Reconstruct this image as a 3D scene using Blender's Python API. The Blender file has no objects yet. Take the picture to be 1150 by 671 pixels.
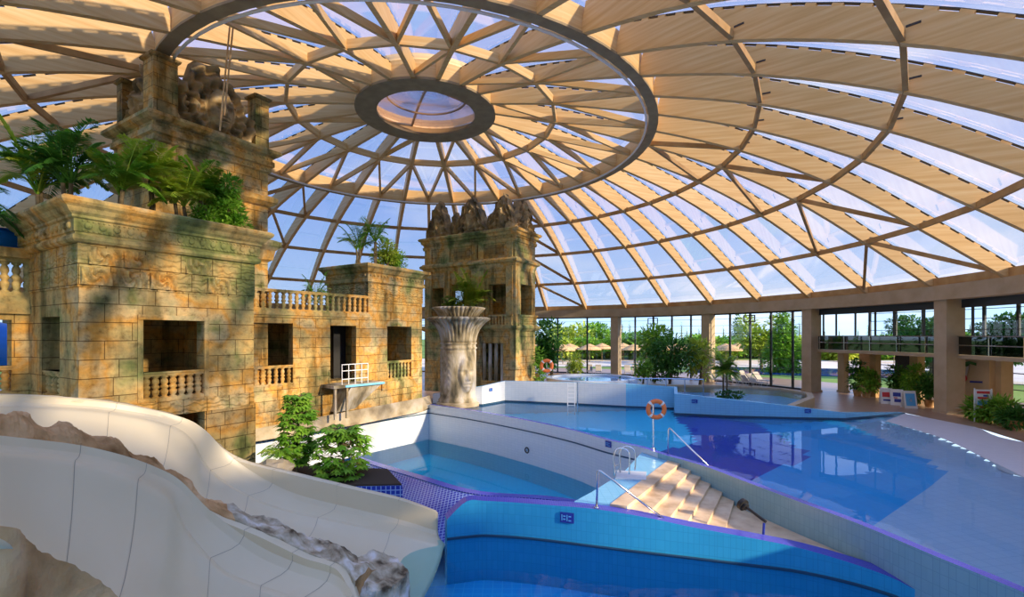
import bpy, bmesh, math, random
from mathutils import Vector, Matrix, noise
from mathutils.geometry import tessellate_polygon
R = math.radians; PI = math.pi
sc = bpy.context.scene
col = sc.collection
# ------------------------------------------------------------------ camera, sky, sun, exposure
F, HX, HY, CAMZ = 541.35, 575.0, 376.0, 4.3      # focal length, horizon point and eye height measured on the photo
cd = bpy.data.cameras.new('camera'); cam = bpy.data.objects.new('camera', cd); col.objects.link(cam)
cam.location = (0, 0, CAMZ); cam.rotation_euler = (R(90), 0, 0)
cd.sensor_width = 36; cd.lens = F / 1150 * 36; cd.shift_y = (HY - 335.5) / 1150
cd.clip_start = .05; cd.clip_end = 900
sc.camera = cam
sc.view_settings.view_transform = 'Standard'; sc.view_settings.look = 'None'
sc.view_settings.gamma = 1; sc.view_settings.use_curve_mapping = False
sc.view_settings.exposure = 0.9
cy = sc.cycles
cy.use_denoising = True; cy.max_bounces = 7; cy.diffuse_bounces = 4; cy.glossy_bounces = 3
cy.transmission_bounces = 4; cy.transparent_max_bounces = 12
cy.caustics_reflective = False; cy.caustics_refractive = False; cy.sample_clamp_indirect = 6
w = bpy.data.worlds.new('sky'); sc.world = w; w.use_nodes = True
nt = w.node_tree; N = nt.nodes; L = nt.links; N.clear()
tc = N.new('ShaderNodeTexCoord'); sx = N.new('ShaderNodeSeparateXYZ'); L.new(tc.outputs['Generated'], sx.inputs[0])
rp = N.new('ShaderNodeValToRGB'); L.new(sx.outputs['Z'], rp.inputs[0])
rp.color_ramp.elements[0].position = 0; rp.color_ramp.elements[0].color = (.50, .72, 1, 1)
rp.color_ramp.elements[1].position = .7; rp.color_ramp.elements[1].color = (.17, .33, .82, 1)
e = rp.color_ramp.elements.new(.25); e.color = (.22, .42, .90, 1)
mp = N.new('ShaderNodeMapping'); mp.inputs['Scale'].default_value = (1, 1, 2.6); L.new(tc.outputs['Generated'], mp.inputs[0])
nz = N.new('ShaderNodeTexNoise'); nz.inputs['Scale'].default_value = 3.2; nz.inputs['Detail'].default_value = 7; L.new(mp.outputs[0], nz.inputs[0])
cr = N.new('ShaderNodeValToRGB'); L.new(nz.outputs[0], cr.inputs[0])
cr.color_ramp.elements[0].position = .5; cr.color_ramp.elements[1].position = .8
cr.color_ramp.elements[0].color = (0, 0, 0, 1); cr.color_ramp.elements[1].color = (.75, .75, .75, 1)
mx = N.new('ShaderNodeMixRGB'); L.new(cr.outputs[0], mx.inputs[0]); L.new(rp.outputs[0], mx.inputs[1]); mx.inputs[2].default_value = (.95, .96, 1, 1)
bg = N.new('ShaderNodeBackground'); L.new(mx.outputs[0], bg.inputs[0]); bg.inputs[1].default_value = .95
wo = N.new('ShaderNodeOutputWorld'); L.new(bg.outputs[0], wo.inputs[0])
sd = bpy.data.lights.new('sun', 'SUN'); sun = bpy.data.objects.new('sun', sd); col.objects.link(sun)
sd.energy = 4.8; sd.color = (1, .80, .55); sd.angle = R(2.5)
sun.rotation_euler = Vector((.84, -.50, .34)).to_track_quat('Z', 'Y').to_euler()
random.seed(5)
# ------------------------------------------------------------------ measuring helpers
def D(x, Y): return (x - HX) / F * Y
def A(x, y, Y): return Vector((D(x, Y), Y, CAMZ - (y - HY) * Y / F))
def G(x, y, z=0.0):
    Y = F * (CAMZ - z) / (y - HY); return Vector((D(x, Y), Y, z))
# ------------------------------------------------------------------ materials
def mat(name, col1, rough=.7, metal=0, spec=.4):
    m = bpy.data.materials.new(name); m.use_nodes = True; b = m.node_tree.nodes['Principled BSDF']
    b.inputs['Base Color'].default_value = (*col1, 1); b.inputs['Roughness'].default_value = rough
    b.inputs['Metallic'].default_value = metal; b.inputs['Specular IOR Level'].default_value = spec
    return m
def nodes(m): return m.node_tree.nodes, m.node_tree.links, m.node_tree.nodes['Principled BSDF']
def ramp(N, stops):
    r = N.new('ShaderNodeValToRGB'); el = r.color_ramp.elements
    el[0].position, el[0].color = stops[0][0], (*stops[0][1], 1)
    el[1].position, el[1].color = stops[-1][0], (*stops[-1][1], 1)
    for p, c in stops[1:-1]:
        q = el.new(p); q.color = (*c, 1)
    return r
def noisy(name, stops, scale=3, rough=.8, bump=.2, detail=6, coord='Object', stretch=None, spec=.3, bscale=None):
    m = mat(name, stops[0][1], rough, 0, spec); N, L, b = nodes(m)
    t = N.new('ShaderNodeTexCoord'); mpn = N.new('ShaderNodeMapping'); L.new(t.outputs[coord], mpn.inputs[0])
    if stretch: mpn.inputs['Scale'].default_value = stretch
    n = N.new('ShaderNodeTexNoise'); n.inputs['Scale'].default_value = scale; n.inputs['Detail'].default_value = detail; L.new(mpn.outputs[0], n.inputs[0])
    r = ramp(N, stops); L.new(n.outputs[0], r.inputs[0]); L.new(r.outputs[0], b.inputs['Base Color'])
    if bump:
        n2 = N.new('ShaderNodeTexNoise'); n2.inputs['Scale'].default_value = bscale or scale * 4; n2.inputs['Detail'].default_value = 5; L.new(mpn.outputs[0], n2.inputs[0])
        bp = N.new('ShaderNodeBump'); bp.inputs['Strength'].default_value = bump; bp.inputs['Distance'].default_value = .05
        L.new(n2.outputs[0], bp.inputs['Height']); L.new(bp.outputs[0], b.inputs['Normal'])
    return m
def tiles(name, c1, c2, grout, w=.25, h=.12, rough=.25, mort=.008, off=0, bump=.15, spec=.5):
    m = mat(name, c1, rough, 0, spec); N, L, b = nodes(m)
    t = N.new('ShaderNodeTexCoord'); k = N.new('ShaderNodeTexBrick'); L.new(t.outputs['UV'], k.inputs[0])
    k.inputs['Color1'].default_value = (*c1, 1); k.inputs['Color2'].default_value = (*c2, 1); k.inputs['Mortar'].default_value = (*grout, 1)
    k.inputs['Scale'].default_value = 1; k.inputs['Mortar Size'].default_value = mort; k.inputs['Brick Width'].default_value = w; k.inputs['Row Height'].default_value = h
    k.offset = off; L.new(k.outputs[0], b.inputs['Base Color'])
    return m
def stone(name, bw=.95, bh=.5, carve=0.0, dark=1.0, block=True):
    """weathered temple stone: blocks with joints, ochre / orange / moss blotches, carved bump"""
    m = mat(name, (.5, .35, .15), .85, 0, .2); N, L, b = nodes(m)
    t = N.new('ShaderNodeTexCoord'); g = N.new('ShaderNodeNewGeometry')
    nb = N.new('ShaderNodeTexNoise'); nb.inputs['Scale'].default_value = .5; nb.inputs['Detail'].default_value = 4; nb.inputs['Roughness'].default_value = .55
    L.new(g.outputs['Position'], nb.inputs[0])
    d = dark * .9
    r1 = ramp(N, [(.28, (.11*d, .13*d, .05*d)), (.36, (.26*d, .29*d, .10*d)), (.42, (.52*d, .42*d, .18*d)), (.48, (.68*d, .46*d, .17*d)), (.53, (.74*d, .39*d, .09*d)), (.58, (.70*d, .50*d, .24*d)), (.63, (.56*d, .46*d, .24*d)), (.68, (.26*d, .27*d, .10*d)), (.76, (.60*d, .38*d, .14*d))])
    L.new(nb.outputs[0], r1.inputs[0])
    nf = N.new('ShaderNodeTexNoise'); nf.inputs['Scale'].default_value = 5; nf.inputs['Detail'].default_value = 8; nf.inputs['Roughness'].default_value = .7
    L.new(g.outputs['Position'], nf.inputs[0])
    r2 = ramp(N, [(.32, (.50, .46, .42)), (.46, (.92, .90, .87)), (.66, (1.2, 1.16, 1.08))]); L.new(nf.outputs[0], r2.inputs[0])
    ms_ = N.new('ShaderNodeMapping'); ms_.inputs['Scale'].default_value = (1.6, 1.6, .28); L.new(g.outputs['Position'], ms_.inputs[0])
    nv = N.new('ShaderNodeTexNoise'); nv.inputs['Scale'].default_value = 1; nv.inputs['Detail'].default_value = 6; L.new(ms_.outputs[0], nv.inputs[0])
    r3 = ramp(N, [(.36, (.34, .36, .30)), (.47, (.95, .95, .92)), (1, (1, 1, 1))]); L.new(nv.outputs[0], r3.inputs[0])
    m0 = N.new('ShaderNodeMixRGB'); m0.blend_type = 'MULTIPLY'; m0.inputs[0].default_value = .85; L.new(r1.outputs[0], m0.inputs[1]); L.new(r3.outputs[0], m0.inputs[2])
    mu = N.new('ShaderNodeMixRGB'); mu.blend_type = 'MULTIPLY'; mu.inputs[0].default_value = 1; L.new(m0.outputs[0], mu.inputs[1]); L.new(r2.outputs[0], mu.inputs[2])
    hsum = nf.outputs[0]
    if block:
        k = N.new('ShaderNodeTexBrick'); L.new(t.outputs['UV'], k.inputs[0]); k.inputs['Scale'].default_value = 1
        k.inputs['Color1'].default_value = (1.08, 1.05, 1, 1); k.inputs['Color2'].default_value = (.84, .84, .82, 1); k.inputs['Mortar'].default_value = (.34, .29, .22, 1)
        k.inputs['Mortar Size'].default_value = .011; k.inputs['Mortar Smooth'].default_value = .3; k.inputs['Brick Width'].default_value = bw; k.inputs['Row Height'].default_value = bh
        k.squash = 1.35; k.squash_frequency = 3; k.offset = .37
        m2 = N.new('ShaderNodeMixRGB'); m2.blend_type = 'MULTIPLY'; m2.inputs[0].default_value = .95; L.new(mu.outputs[0], m2.inputs[1]); L.new(k.outputs[0], m2.inputs[2])
        L.new(m2.outputs[0], b.inputs['Base Color'])
        bb = N.new('ShaderNodeBump'); bb.invert = True; bb.inputs['Strength'].default_value = .8; bb.inputs['Distance'].default_value = .05; L.new(k.outputs['Fac'], bb.inputs['Height'])
        prev = bb.outputs[0]
    else:
        L.new(mu.outputs[0], b.inputs['Base Color']); prev = None
    b1 = N.new('ShaderNodeBump'); b1.inputs['Strength'].default_value = .35; b1.inputs['Distance'].default_value = .05; L.new(hsum, b1.inputs['Height'])
    if prev: L.new(prev, b1.inputs['Normal'])
    prev = b1.outputs[0]
    if carve:
        v = N.new('ShaderNodeTexWave'); v.wave_type = 'RINGS'; v.inputs['Scale'].default_value = 2.2; v.inputs['Distortion'].default_value = 9; v.inputs['Detail'].default_value = 1; v.inputs['Detail Scale'].default_value = 1.6
        L.new(t.outputs['UV'], v.inputs[0])
        b2 = N.new('ShaderNodeBump'); b2.inputs['Strength'].default_value = carve; b2.inputs['Distance'].default_value = .1
        L.new(v.outputs[1], b2.inputs['Height']); L.new(prev, b2.inputs['Normal']); prev = b2.outputs[0]
    L.new(prev, b.inputs['Normal'])
    return m
def leafmat(name, c1, c2):
    m = noisy(name, [(.35, c1), (.65, c2)], 2.5, .5, 0, coord='Object', spec=.3); N, L, b = nodes(m)
    tr = N.new('ShaderNodeBsdfTranslucent'); ms = N.new('ShaderNodeMixShader'); ms.inputs[0].default_value = .25
    src = b.inputs['Base Color'].links[0].from_socket; L.new(src, tr.inputs[0])
    L.new(b.outputs[0], ms.inputs[1]); L.new(tr.outputs[0], ms.inputs[2]); L.new(ms.outputs[0], N['Material Output'].inputs[0])
    return m
def water(name, tint, ripple=.02, scale=3):
    m = bpy.data.materials.new(name); m.use_nodes = True; N = m.node_tree.nodes; L = m.node_tree.links; N.clear()
    o = N.new('ShaderNodeOutputMaterial'); tr = N.new('ShaderNodeBsdfTransparent'); tr.inputs[0].default_value = (*tint, 1)
    gl = N.new('ShaderNodeBsdfGlossy'); gl.inputs['Roughness'].default_value = .015
    fr = N.new('ShaderNodeFresnel'); fr.inputs[0].default_value = 1.15; ms = N.new('ShaderNodeMixShader')
    g = N.new('ShaderNodeNewGeometry'); n = N.new('ShaderNodeTexNoise'); n.inputs['Scale'].default_value = scale; n.inputs['Detail'].default_value = 2; L.new(g.outputs['Position'], n.inputs[0])
    bp = N.new('ShaderNodeBump'); bp.inputs['Strength'].default_value = ripple; bp.inputs['Distance'].default_value = .1; L.new(n.outputs[0], bp.inputs['Height'])
    L.new(bp.outputs[0], gl.inputs['Normal']); L.new(bp.outputs[0], fr.inputs['Normal'])
    L.new(fr.outputs[0], ms.inputs[0]); L.new(tr.outputs[0], ms.inputs[1]); L.new(gl.outputs[0], ms.inputs[2]); L.new(ms.outputs[0], o.inputs[0])
    return m
def glass(name, tint=(.95, .97, 1), refl=.08, milk=0.0, milkc=(1, 1, 1), rough=.02):
    m = bpy.data.materials.new(name); m.use_nodes = True; N = m.node_tree.nodes; L = m.node_tree.links; N.clear()
    o = N.new('ShaderNodeOutputMaterial'); tr = N.new('ShaderNodeBsdfTransparent'); tr.inputs[0].default_value = (*tint, 1)
    gl = N.new('ShaderNodeBsdfGlossy'); gl.inputs['Roughness'].default_value = rough; lw = N.new('ShaderNodeLayerWeight'); lw.inputs[0].default_value = .35
    mt = N.new('ShaderNodeMath'); mt.operation = 'MULTIPLY_ADD'; mt.inputs[1].default_value = .5; mt.inputs[2].default_value = refl; mt.use_clamp = True; L.new(lw.outputs[0], mt.inputs[0])
    ms = N.new('ShaderNodeMixShader'); L.new(mt.outputs[0], ms.inputs[0]); L.new(tr.outputs[0], ms.inputs[1]); L.new(gl.outputs[0], ms.inputs[2]); out = ms.outputs[0]
    if milk:
        tl = N.new('ShaderNodeBsdfTranslucent'); tl.inputs[0].default_value = (*milkc, 1)
        m3 = N.new('ShaderNodeMixShader'); m3.inputs[0].default_value = milk; L.new(out, m3.inputs[1]); L.new(tl.outputs[0], m3.inputs[2]); out = m3.outputs[0]
    L.new(out, o.inputs[0]); return m
M = {}
M['wood'] = noisy('glulam timber', [(.3, (.66, .39, .14)), (.5, (.75, .48, .20)), (.7, (.80, .56, .27))], 1.6, .5, .03, stretch=(.25, 5, 1), spec=.3, coord='UV')
M['wood_dark'] = noisy('darker timber', [(.3, (.40, .22, .08)), (.7, (.58, .36, .15))], 1.5, .6, .03, spec=.3)
M['oculus'] = noisy('olive brown ring', [(.3, (.27, .20, .11)), (.7, (.38, .29, .16))], 2, .6, .05)
M['film'] = glass('roof film', (.95, .97, 1), .02, .09, (1, .93, .82), .08)
M['ocglass'] = glass('oculus glass', (.96, .90, .93), .16, .04, (1, .9, .9))
M['pane'] = glass('window glass', (.93, .96, .97), .05)
M['darkglass'] = glass('smoked glass', (.12, .14, .16), .10)
M['frame'] = mat('dark window frame', (.035, .04, .045), .45)
M['concrete'] = noisy('warm concrete', [(.35, (.44, .34, .21)), (.65, (.52, .41, .27))], 1.2, .75, .05)
M['plaster'] = noisy('beige plaster', [(.35, (.52, .38, .20)), (.65, (.60, .45, .26))], 1.2, .8, .04)
M['steel'] = mat('polished steel', (.72, .73, .74), .18, 1)
M['white'] = mat('white paint', (.82, .82, .80), .35)
M['bolt'] = mat('dark bracket', (.05, .045, .04), .5, .3)
M['deck'] = tiles('terracotta deck tiles', (.44, .28, .18), (.37, .235, .15), (.27, .18, .12), .6, .6, .35, .01)
M['walk'] = noisy('travertine paving', [(.3, (.50, .34, .19)), (.5, (.70, .52, .33)), (.7, (.80, .64, .44))], 2.2, .45, .05, detail=10)
M['whitetile'] = tiles('white pool tiles', (.70, .73, .74), (.66, .70, .72), (.56, .61, .64), .25, .125, .3, .005)
M['tealtile'] = tiles('grey teal tiles', (.26, .44, .50), (.24, .41, .47), (.20, .35, .42), .125, .25, .25, .006)
M['bluetile'] = tiles('pale blue tiles', (.22, .56, .78), (.20, .53, .76), (.16, .43, .64), .25, .125, .25, .006)
M['frontwall'] = tiles('azure wall tiles', (.035, .34, .60), (.03, .32, .57), (.028, .27, .50), .125, .25, .22, .006)
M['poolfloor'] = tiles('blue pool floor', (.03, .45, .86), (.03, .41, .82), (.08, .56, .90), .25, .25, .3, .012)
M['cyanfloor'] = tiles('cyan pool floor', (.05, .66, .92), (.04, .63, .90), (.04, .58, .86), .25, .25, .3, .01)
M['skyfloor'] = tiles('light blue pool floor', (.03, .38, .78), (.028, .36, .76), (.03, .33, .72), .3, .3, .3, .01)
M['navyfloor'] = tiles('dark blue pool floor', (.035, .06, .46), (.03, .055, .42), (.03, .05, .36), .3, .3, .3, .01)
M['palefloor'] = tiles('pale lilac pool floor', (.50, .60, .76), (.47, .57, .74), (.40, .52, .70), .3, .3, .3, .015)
M['beach'] = tiles('white beach tiles', (.70, .70, .74), (.68, .68, .72), (.62, .62, .68), .3, .3, .4, .008)
M['purple'] = tiles('purple blue mosaic', (.06, .065, .50), (.05, .055, .44), (.09, .10, .50), .06, .06, .25, .008)
M['navytile'] = tiles('navy mosaic', (.03, .05, .40), (.025, .04, .34), (.30, .42, .72), .14, .14, .2, .014)
M['line'] = mat('dark tile line', (.03, .08, .14), .4)
M['cream'] = noisy('cream slide gelcoat', [(.3, (.72, .61, .40)), (.7, (.77, .67, .46))], .5, .32, .0, spec=.4)
M['seam'] = mat('slide seam', (.38, .33, .25), .6)
M['rock'] = noisy('brown artificial rock', [(.3, (.22, .11, .035)), (.45, (.54, .31, .13)), (.6, (.72, .46, .23)), (.75, (.80, .58, .34))], 1.7, .9, 1.0, 10, bscale=7)
M['rockgrey'] = noisy('grey flaking rock', [(.34, (.10, .07, .04)), (.44, (.38, .31, .20)), (.54, (.58, .50, .36)), (.66, (.80, .75, .68))], 3.0, .9, 1.0, 10, bscale=10)
M['stone'] = stone('temple stone blocks', bw=.8, bh=.46, carve=.10)
M['stone_carved'] = stone('carved temple stone', bw=.62, bh=.5, carve=.5)
M['stone_mould'] = stone('temple stone moulding', block=False)
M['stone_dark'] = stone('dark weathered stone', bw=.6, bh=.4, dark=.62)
M['stone_crest'] = noisy('crest stone', [(.32, (.12, .10, .055)), (.45, (.34, .24, .12)), (.56, (.50, .33, .14)), (.68, (.58, .46, .26))], 1.4, .85, .35, 8, bscale=9)
M['stone_pale'] = noisy('pale column stone', [(.34, (.10, .085, .05)), (.45, (.30, .24, .14)), (.55, (.46, .39, .27)), (.66, (.56, .51, .44))], 1.6, .85, .5, 8, bscale=12, stretch=(1, 1, .35))
M['terrace'] = noisy('sandy terrace stone', [(.3, (.24, .18, .10)), (.5, (.45, .36, .22)), (.7, (.60, .50, .36))], 1.4, .85, .5, 8)
M['leaf'] = leafmat('mid green leaves', (.10, .30, .02), (.32, .55, .06))
M['leaf_dark'] = leafmat('dark green leaves', (.03, .13, .02), (.09, .26, .035))
M['leaf_lime'] = leafmat('yellow green leaves', (.30, .46, .03), (.62, .68, .10))
M['bark'] = noisy('bark', [(.3, (.10, .07, .04)), (.7, (.24, .18, .10))], 6, .9, .4)
M['orange'] = mat('lifebuoy orange', (.85, .22, .06), .5)
M['bluepipe'] = mat('blue slide tube', (.01, .20, .75), .3)
M['black'] = mat('black rubber', (.015, .015, .015), .5)
M['navy'] = mat('navy sign', (.02, .04, .30), .4)
M['red'] = mat('red print', (.65, .05, .05), .5)
M['skyprint'] = mat('sky blue print', (.12, .45, .80), .5)
M['grass'] = noisy('lawn', [(.3, (.10, .22, .03)), (.7, (.24, .36, .07))], .2, .9, .0)
M['sand'] = noisy('sun bleached paving', [(.3, (.66, .58, .46)), (.7, (.80, .74, .64))], .3, .9, .0)
M['straw'] = noisy('straw', [(.3, (.55, .30, .12)), (.7, (.80, .52, .26))], 5, .9, .3)
M['canvas'] = mat('sling fabric', (.50, .44, .36), .8)
M['soil'] = mat('soil', (.06, .04, .025), .95)
# ------------------------------------------------------------------ mesh and tag helpers
def boxuv(bm):
    uv = bm.loops.layers.uv.verify(); bm.normal_update()
    for f in bm.faces:
        n = f.normal
        if abs(n.z) > .75:
            for l in f.loops: l[uv].uv = (l.vert.co.x, l.vert.co.y)
        else:
            h = math.hypot(n.x, n.y) or 1; tx, ty = -n.y / h, n.x / h
            if abs(tx) > abs(ty): tx, ty = (1, ty / tx * 1) if tx else (1, 0)
            hh = math.hypot(tx, ty); tx, ty = tx / hh, ty / hh
            if ty < 0 and abs(ty) >= abs(tx): tx, ty = -tx, -ty
            for l in f.loops: l[uv].uv = (l.vert.co.x * tx + l.vert.co.y * ty, l.vert.co.z)
def link(name, bm, m, parent=None, smooth=False, uv=True, mats=None):
    if uv: boxuv(bm)
    me = bpy.data.meshes.new(name); bm.to_mesh(me); bm.free()
    for q in (mats or [m]): me.materials.append(q)
    if smooth: me.polygons.foreach_set('use_smooth', [True] * len(me.polygons))
    o = bpy.data.objects.new(name, me); col.objects.link(o)
    if parent: o.parent = parent
    return o
def tag(o, label, cat, group=None):
    o['label'] = label; o['category'] = cat
    if group: o['group'] = group
    return o
def struct(name, bm, m, **k):
    o = link(name, bm, m, **k); o['kind'] = 'structure'; return o
def thing(name, label, cat, loc=(0, 0, 0), rz=0, group=None):
    o = bpy.data.objects.new(name, None); col.objects.link(o); o.location = loc; o.rotation_euler = (0, 0, rz); o.empty_display_size = .2
    return tag(o, label, cat, group)
def dup(o, parent=None):
    c = o.copy(); col.objects.link(c); c.parent = parent
    for ch in list(o.children): dup(ch, c)
    return c
def B(): return bmesh.new()
def poly(bm, pts, mi=0):
    f = bm.faces.new([bm.verts.new(p) for p in pts]); f.material_index = mi; return f
def box(bm, x0, x1, y0, y1, z0, z1, mi=0):
    v = [bm.verts.new((x, y, z)) for z in (z0, z1) for y in (y0, y1) for x in (x0, x1)]
    for q in ((0, 2, 3, 1), (4, 5, 7, 6), (0, 1, 5, 4), (2, 6, 7, 3), (0, 4, 6, 2), (1, 3, 7, 5)):
        f = bm.faces.new([v[i] for i in q]); f.material_index = mi
def bar(bm, a, b, w, h, up=Vector((0, 0, 1))):
    """rectangular bar from a to b; w sideways, h upward from the a-b line (its underside)"""
    a, b = Vector(a), Vector(b); d = (b - a).normalized(); s = d.cross(up).normalized(); u = s.cross(d).normalized()
    v = [bm.verts.new(p + s * i * w / 2 + u * j * h) for p in (a, b) for i, j in ((-1, 0), (1, 0), (1, 1), (-1, 1))]
    for q in ((3, 2, 1, 0), (4, 5, 6, 7), (0, 1, 5, 4), (1, 2, 6, 5), (2, 3, 7, 6), (3, 0, 4, 7)): bm.faces.new([v[i] for i in q])
def tube(bm, pts, r, n=8, cap=True):
    pts = [Vector(p) for p in pts]; rr = r if isinstance(r, (list, tuple)) else [r] * len(pts); rings = []
    s0 = None
    for i, p in enumerate(pts):
        d = (pts[min(i + 1, len(pts) - 1)] - pts[max(i - 1, 0)]).normalized()
        s = d.orthogonal().normalized() if s0 is None else (s0 - d * s0.dot(d)).normalized()
        s0 = s; t = d.cross(s)
        rings.append([bm.verts.new(p + (s * math.cos(a) + t * math.sin(a)) * rr[i]) for a in [2 * PI * k / n for k in range(n)]])
    for i in range(len(pts) - 1):
        for k in range(n): bm.faces.new((rings[i][k], rings[i][(k + 1) % n], rings[i + 1][(k + 1) % n], rings[i + 1][k]))
    if cap: bm.faces.new(rings[0][::-1]); bm.faces.new(rings[-1])
def lathe(bm, prof, n=20, c=(0, 0), rf=None):
    rings = []
    for r, z in prof:
        rings.append([bm.verts.new((c[0] + (r + (rf(a, z) if rf else 0)) * math.cos(a), c[1] + (r + (rf(a, z) if rf else 0)) * math.sin(a), z)) for a in [2 * PI * k / n for k in range(n)]])
    for i in range(len(prof) - 1):
        for k in range(n): bm.faces.new((rings[i][k], rings[i][(k + 1) % n], rings[i + 1][(k + 1) % n], rings[i + 1][k]))
    bm.faces.new(rings[0][::-1]); bm.faces.new(rings[-1])
def prism(bm, pts, z0, z1, mi=0):
    """vertical prism over a plan outline; z0/z1 numbers or per-point lists"""
    n = len(pts); a = [(z0[i] if isinstance(z0, list) else z0) for i in range(n)]; b = [(z1[i] if isinstance(z1, list) else z1) for i in range(n)]
    lo = [bm.verts.new((p[0], p[1], a[i])) for i, p in enumerate(pts)]; hi = [bm.verts.new((p[0], p[1], b[i])) for i, p in enumerate(pts)]
    for i in range(n):
        j = (i + 1) % n; bm.faces.new((lo[i], lo[j], hi[j], hi[i])).material_index = mi
    for vs in (hi, lo):
        for t in tessellate_polygon([[v.co for v in vs]]):
            try: bm.faces.new([vs[k] for k in t]).material_index = mi
            except ValueError: pass
    bmesh.ops.recalc_face_normals(bm, faces=bm.faces)
def flat(bm, outer, z, holes=()):
    loops = [[Vector((p[0], p[1], z)) for p in outer]] + [[Vector((p[0], p[1], z)) for p in h] for h in holes]
    vs = [bm.verts.new(p) for l in loops for p in l]
    for t in tessellate_polygon(loops):
        try: bm.faces.new([vs[k] for k in t])
        except ValueError: pass
    bm.normal_update()
    for f in bm.faces:
        if f.normal.z < 0: f.normal_flip()
def offset(pts, d):
    """shift a plan polyline sideways by d (positive to the right of travel)"""
    out = []
    for i, p in enumerate(pts):
        a = pts[max(i - 1, 0)]; b = pts[min(i + 1, len(pts) - 1)]; t = Vector((b[0] - a[0], b[1] - a[1])).normalized()
        out.append(Vector((p[0] + t.y * d, p[1] - t.x * d, p[2] if len(p) > 2 else 0)))
    return out
def wallstrip(bm, pts, tops, bot, th, mi=0, mtop=0):
    """wall with thickness along a polyline; th to the right of travel"""
    q = offset(pts, th); n = len(pts)
    V = lambda p, z: bm.verts.new((p[0], p[1], z))
    bots = bot if isinstance(bot, list) else [bot] * n
    r = [[V(pts[i], bots[i]), V(pts[i], tops[i]), V(q[i], tops[i]), V(q[i], bots[i])] for i in range(n)]
    for i in range(n - 1):
        for k in range(4):
            f = bm.faces.new((r[i][k], r[i + 1][k], r[i + 1][(k + 1) % 4], r[i][(k + 1) % 4])); f.material_index = mtop if k == 1 else mi
    bm.faces.new(r[0]).material_index = mi; bm.faces.new(r[-1][::-1]).material_index = mi
    bmesh.ops.recalc_face_normals(bm, faces=bm.faces)
def smoothline(pts, n):
    """Catmull-Rom resampling of a list of vectors"""
    P = [Vector(p) for p in pts]; out = []; m = len(P) - 1
    for i in range(n):
        t = i / (n - 1) * m; k = min(int(t), m - 1); f = t - k
        a, b, c, d = P[max(k - 1, 0)], P[k], P[k + 1], P[min(k + 2, m)]
        out.append(.5 * ((2 * b) + (c - a) * f + (2 * a - 5 * b + 4 * c - d) * f * f + (3 * b - a - 3 * c + d) * f ** 3))
    return out
# ================================================================== DOME
CX, CY = -4.78, 27.0
def ph(k): return R(26.7 + 9 * (k - 1))
def P(k, r, z): return Vector((CX + r * math.sin(ph(k)), CY + r * math.cos(ph(k)), z))
PROF = [(3.77, 16.67), (7.2, 16.15), (12.2, 14.95), (16.61, 13.62), (20.82, 11.74), (24.74, 9.36), (28.37, 6.95)]
def zb(r):
    for i in range(len(PROF) - 1):
        if r <= PROF[i + 1][0] or i == len(PROF) - 2:
            p = [Vector((*PROF[max(0, min(j, 6))], 0)) for j in (i - 1, i, i + 1, i + 2)]
            f = (r - p[1].x) / (p[2].x - p[1].x)
            m1 = (p[2].y - p[0].y) / (p[2].x - p[0].x); m2 = (p[3].y - p[1].y) / (p[3].x - p[1].x); h = p[2].x - p[1].x
            return (2*f**3-3*f**2+1)*p[1].y + (f**3-2*f**2+f)*h*m1 + (-2*f**3+3*f**2)*p[2].y + (f**3-f**2)*h*m2
def rib_depth(r): return 1.05 - .50 * max(0, (r - 13) / 15.4) ** .9 if r > 12.2 else .75
def upper(r, extra=0):
    dz = (zb(min(r + .05, 28.9)) - zb(r - .05)) / .1 if r > 3.9 else -.12
    n = Vector((-dz, 1)).normalized(); d = rib_depth(r) + extra
    return r + n.x * d, zb(r) + n.y * d
RA, RBB, RC, RD = 16.61, 20.82, 24.74, 28.37
frame = thing('dome_frame', 'glulam timber dome frame of curved ribs and rings spanning the whole pool hall', 'roof frame', (CX, CY, 0))
inv = Vector((CX, CY, 0))
def rib(k, r0, r1, n, wd=.24):
    bm = B(); s = Vector((math.cos(ph(k)), -math.sin(ph(k)), 0)) * wd / 2; prev = None
    for i in range(n + 1):
        r = r0 + (r1 - r0) * i / n; rt, zt = upper(r)
        a, b = P(k, r, zb(r)) - inv, P(k, rt, zt) - inv
        cur = [bm.verts.new(p) for p in (a - s, a + s, b + s, b - s)]
        if prev:
            for j in range(4): bm.faces.new((prev[j], prev[(j + 1) % 4], cur[(j + 1) % 4], cur[j]))
        else: bm.faces.new(cur)
        prev = cur
    bm.faces.new(prev[::-1]); bmesh.ops.recalc_face_normals(bm, faces=bm.faces)
    o = link('rib', bm, M['wood'], frame)
    bm = B(); nn = int((r1 - r0) / .62); prevp = None
    for i in range(nn):
        r = r0 + (r1 - r0) * (i + .3) / nn; rt, zt = upper(r); rt2, zt2 = upper(min(r + .26, r1))
        bar(bm, P(k, rt, zt) - inv, P(k, rt2, zt2) - inv, .16, .09)
    nf = len(bm.faces)
    for i in range(n + 1):
        r = r0 + (r1 - r0) * i / n; rt, zt = upper(r, .09); p = P(k, rt, zt) - inv
        if prevp is not None: bar(bm, prevp, p, .12, .03)
        prevp = p
    bm.faces.ensure_lookup_table()
    for f in bm.faces[nf:]: f.material_index = 1
    link('glazing_batten', bm, None, o, mats=[M['wood'], M['bolt']])
    if r0 > 10 and 2 <= k <= 15:
        for r in (RA, RBB, RC):
            bm = B(); z = zb(r); c = P(k, r + .22, z + .34) - inv
            bar(bm, c - s * 1.12, c + s * 1.12, .30, .06); link('bracket', bm, M['bolt'], o)
    return o
for k in range(40): rib(k, 12.3, RD, 14)
for k in range(0, 40, 2): rib(k, 3.7, 12.1, 8, .22)
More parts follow.
